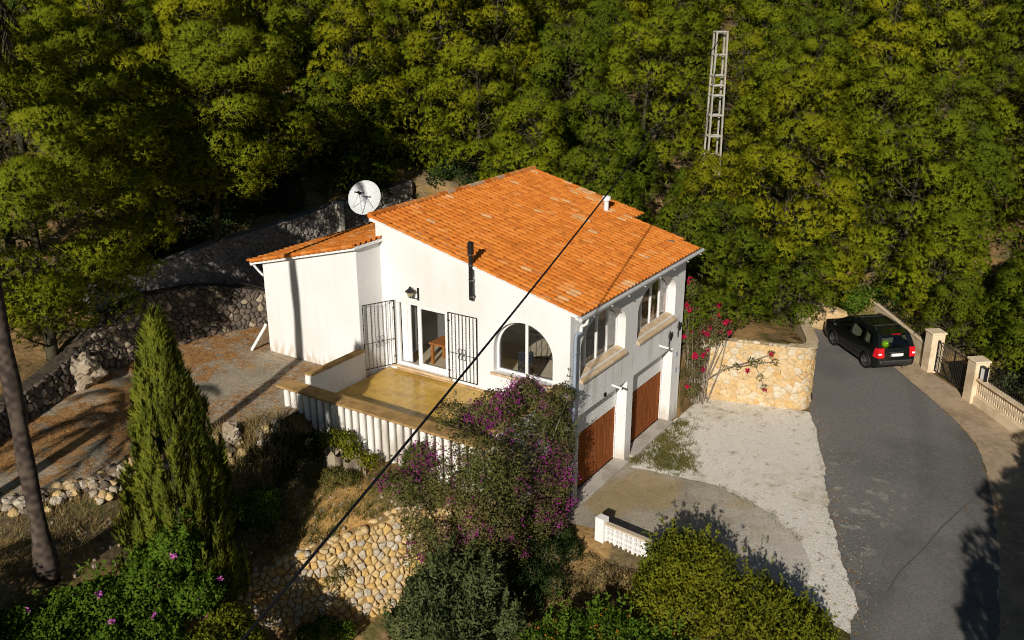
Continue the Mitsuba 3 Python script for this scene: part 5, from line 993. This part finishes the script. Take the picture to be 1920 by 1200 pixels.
# ------------------------------------------------------------------ grass, weeds, litter, pebbles
def tufts(P, per, L, W, spread=.07, splay=.55):
    n = len(P); j = np.repeat(np.arange(n), per); m = n * per; D = unit(np.stack([rng.normal(0, splay, m), rng.normal(0, splay, m), np.ones(m)], 1))
    return tri(blades(P[j] + np.c_[rng.normal(0, spread, (m, 2)), np.full(m, -.02)], D, L * rng.uniform(.5, 1.4, m), W))
def scatter(poly, n, z=None):
    x0, y0, x1, y1 = poly.bounds; q = rng.uniform([x0, y0], [x1, y1], (int(n * poly.envelope.area / poly.area) + 8, 2)); q = q[shapely.contains(poly, shapely.points(q))][:n]
    return np.c_[q, Hh(q[:, 0], q[:, 1]) if z is None else np.full(len(q), z)]
SLOPE = sg.Polygon([(-7.6, -6.2), (-6.9, -4.7), (-.3, -4.2), (-1.7, -5.3), (-3, -7.1), (-4.6, -9.1), (-7.2, -10)])
lab(reg('grass', cat([tufts(scatter(SLOPE, 620), 12, .28, .016)]), 'm_grass'), 'dry green grass on the slope between the terrace and the tan wall', 'grass', kind='stuff')
DRYP = sg.Polygon([(-7.3, -6.2), (-6.6, -4.6), (-5.6, -4.6), (-5.4, -6.4), (-5.6, -8), (-6.6, -8.2)])
lab(reg('dry_grass', cat([tufts(scatter(DRYP, 130), 20, .62, .018, .08, .3), tufts(scatter(sg.Polygon([(.3, -3.6), (3, -1.2), (4, -2), (2, -4.5)]), 240), 12, .3, .014), tufts(scatter(sg.Polygon([(-9.4, -12.2), (-7.8, -9), (-6.4, -9.5), (-6, -13)]), 260), 12, .25, .014)]), 'm_dry'), 'straw coloured dry grass on the bank beside the courtyard and below the driveway', 'grass', kind='stuff')
WP = [(.6, 5.3), (.95, 5.0), (1.25, 5.25), (.75, 4.55), (1.3, 4.6), (1.7, 4.9), (.4, 6.0), (.55, 6.7), (.3, 7.5), (1.1, 4.3), (.9, 5.8), (1.6, 4.45)]
wpts = np.vstack([np.c_[rng.normal(x, .30, 60), rng.normal(y, .30, 60), np.full(60, .01)] for x, y in WP]); wpts[:, 0] = np.abs(wpts[:, 0] - .2) + .2
edge = np.array(SLAB.exterior.coords)[5:8]; es_ = smoothline(edge[::-1], 40)
w2_ = np.vstack([es_[int(q)] + rng.normal(0, .07, 2) for q in rng.integers(0, 40, 60)]); w3_ = np.vstack([RL[int(q)] + rng.normal(0, .10, 2) + [-.08, 0] for q in rng.integers(22, 74, 210)])
lab(reg('weeds', cat([tufts(wpts, 12, .13, .016, .05, .9), tufts(np.c_[w2_, np.full(60, .01)], 9, .11, .012, .05, .9), tufts(np.c_[w3_, np.full(210, .01)], 7, .08, .01, .05, .9), tufts(np.c_[rng.normal(.28, .08, 12), rng.normal(4.0, .1, 12), np.full(12, .01)], 12, .18, .02)]), 'm_grass'), 'low olive weeds growing in the gravel yard and along the slab joint', 'weeds', kind='stuff')
lit = scatter(COURT.buffer(-.1), 8500, 3.232); keepm = meshkit.fbm(np.c_[lit[:, :2] * .7, lit[:, :1] * 0], 3) + .10 * (lit[:, 0] < -10.5) + .05 * (lit[:, 1] < -6) > .53; lit = lit[keepm]; j = np.repeat(np.arange(len(lit)), 5); m = len(j)
Dn = rand_unit(m); Dn[:, 2] = np.abs(Dn[:, 2]) * .15; lab(reg('pine_litter', tri(blades(lit[j] + np.c_[rng.normal(0, .06, (m, 2)), rng.uniform(.003, .015, m)], unit(Dn), .13, .012)), flat('m_litter', (.34, .18, .07))), 'brown pine needle litter lying on the courtyard', 'pine needles', kind='stuff')
gp = scatter(GRAV, 1500, .004); gp2 = scatter(SLOPE, 420); gp3 = scatter(sg.Polygon([(-9.4, -12.4), (-7.6, -9), (-5, -9.4), (-5.2, -12.5)]), 260)
ico = trimesh.creation.icosphere(subdivisions=0)
def pebbles(P, r0, r1): return cat([TM(ico.vertices * rng.uniform(.6, 1.2, (1, 3)) * rng.uniform(r0, r1) + p, ico.faces) for p in P])
lp = np.vstack([RL[int(q)] + [abs(rng.normal(0, .25)) + .02, 0] for q in rng.integers(8, 88, 260)] + [RR[int(q)] - [rng.normal(-.1, .35), 0] for q in rng.integers(20, 88, 320)] + [[rng.uniform(.3, 5.5), rng.uniform(.2, 9.5)] for q in range(160)])
n_ = len(lp); Dl = rand_unit(n_); Dl[:, 2] *= .15
lab(reg('fallen_leaves', leaves(np.c_[lp, np.full(n_, .022)], unit(Dl), np.tile([0, 0, 1.], (n_, 1)), rng.uniform(.05, .11, n_), .045), 'm_litter'), 'brown fallen leaves along the edges of the lane and on the yard', 'leaves', kind='stuff')
lab(reg('pebbles', cat([pebbles(gp, .008, .022)]), 'm_bei_1'), 'small pale pebbles lying on the gravel yard', 'pebbles', kind='stuff')
lab(reg('slope_stones', cat([pebbles(gp2, .02, .06), pebbles(gp3[:120], .02, .07)]), 'm_rock'), 'scattered tan stones on the earth slopes in the foreground', 'stones', kind='stuff')

# ------------------------------------------------------------------ houses at the top of the wood
def far_house(key, label, x, y, z, w, d, h, m, a):
    k = num(key); lab(k, label, 'house'); R_ = trimesh.transformations.rotation_matrix(a, [0, 0, 1]); R_[:3, 3] = [x, y, z]
    wl = box(-w / 2, w / 2, -d / 2, d / 2, -4, h).apply_transform(R_); reg(k + '__wall', wl, m)
    rf = TM([(-w / 2 - .4, -d / 2 - .4, h), (w / 2 + .4, -d / 2 - .4, h), (w / 2 + .4, d / 2 + .4, h), (-w / 2 - .4, d / 2 + .4, h), (-w / 2 + 1, 0, h + 1.5), (w / 2 - 1, 0, h + 1.5)], [[0, 1, 5], [0, 5, 4], [2, 3, 4], [2, 4, 5], [1, 2, 5], [3, 0, 4], [0, 3, 2], [0, 2, 1]])
    reg(k + '__roof', rf.apply_transform(R_), 'm_tile_1')
    for q in range(int(w / 2.2)):
        for zz_ in (.8, h - 1.9):
            c = -w / 2 + 1.2 + q * 2.2; reg(k + '__window', box(c - .5, c + .5, -d / 2 - .03, -d / 2 + .02, zz_, zz_ + 1.1).apply_transform(R_), 'm_pipe')
far_house('white_house', 'white house glimpsed through the pines at the top edge, left of centre', -44, 42, 12.0, 11, 7, 6.0, 'm_white', YAW * -1)
far_house('cream_house', 'cream house glimpsed through the pines at the top centre', -39, 48, 12.3, 6, 6, 6.0, 'm_cream', YAW * -1)
# trees right of the picture whose shade falls over the edge of the lane
for q, (x, y, s) in enumerate(((15.6, -9.5, 1.0), (15.6, -5.2, 1.0), (15.3, -1.0, .95), (14.3, 3.4, .88), (17.2, -7, 1.0), (17.2, -2.5, 1.0), (16.9, 2.0, .95), (14.1, 6.6, .8), (14.7, 9.2, .72), (14.5, 5.0, .78), (14.6, 7.4, .7))):
    plant_pine(x, y, [0, 3, 2, 5][q % 4], s, 77 * q, 'pine just right of the picture shading the edge of the lane', 'pines right of the lane')
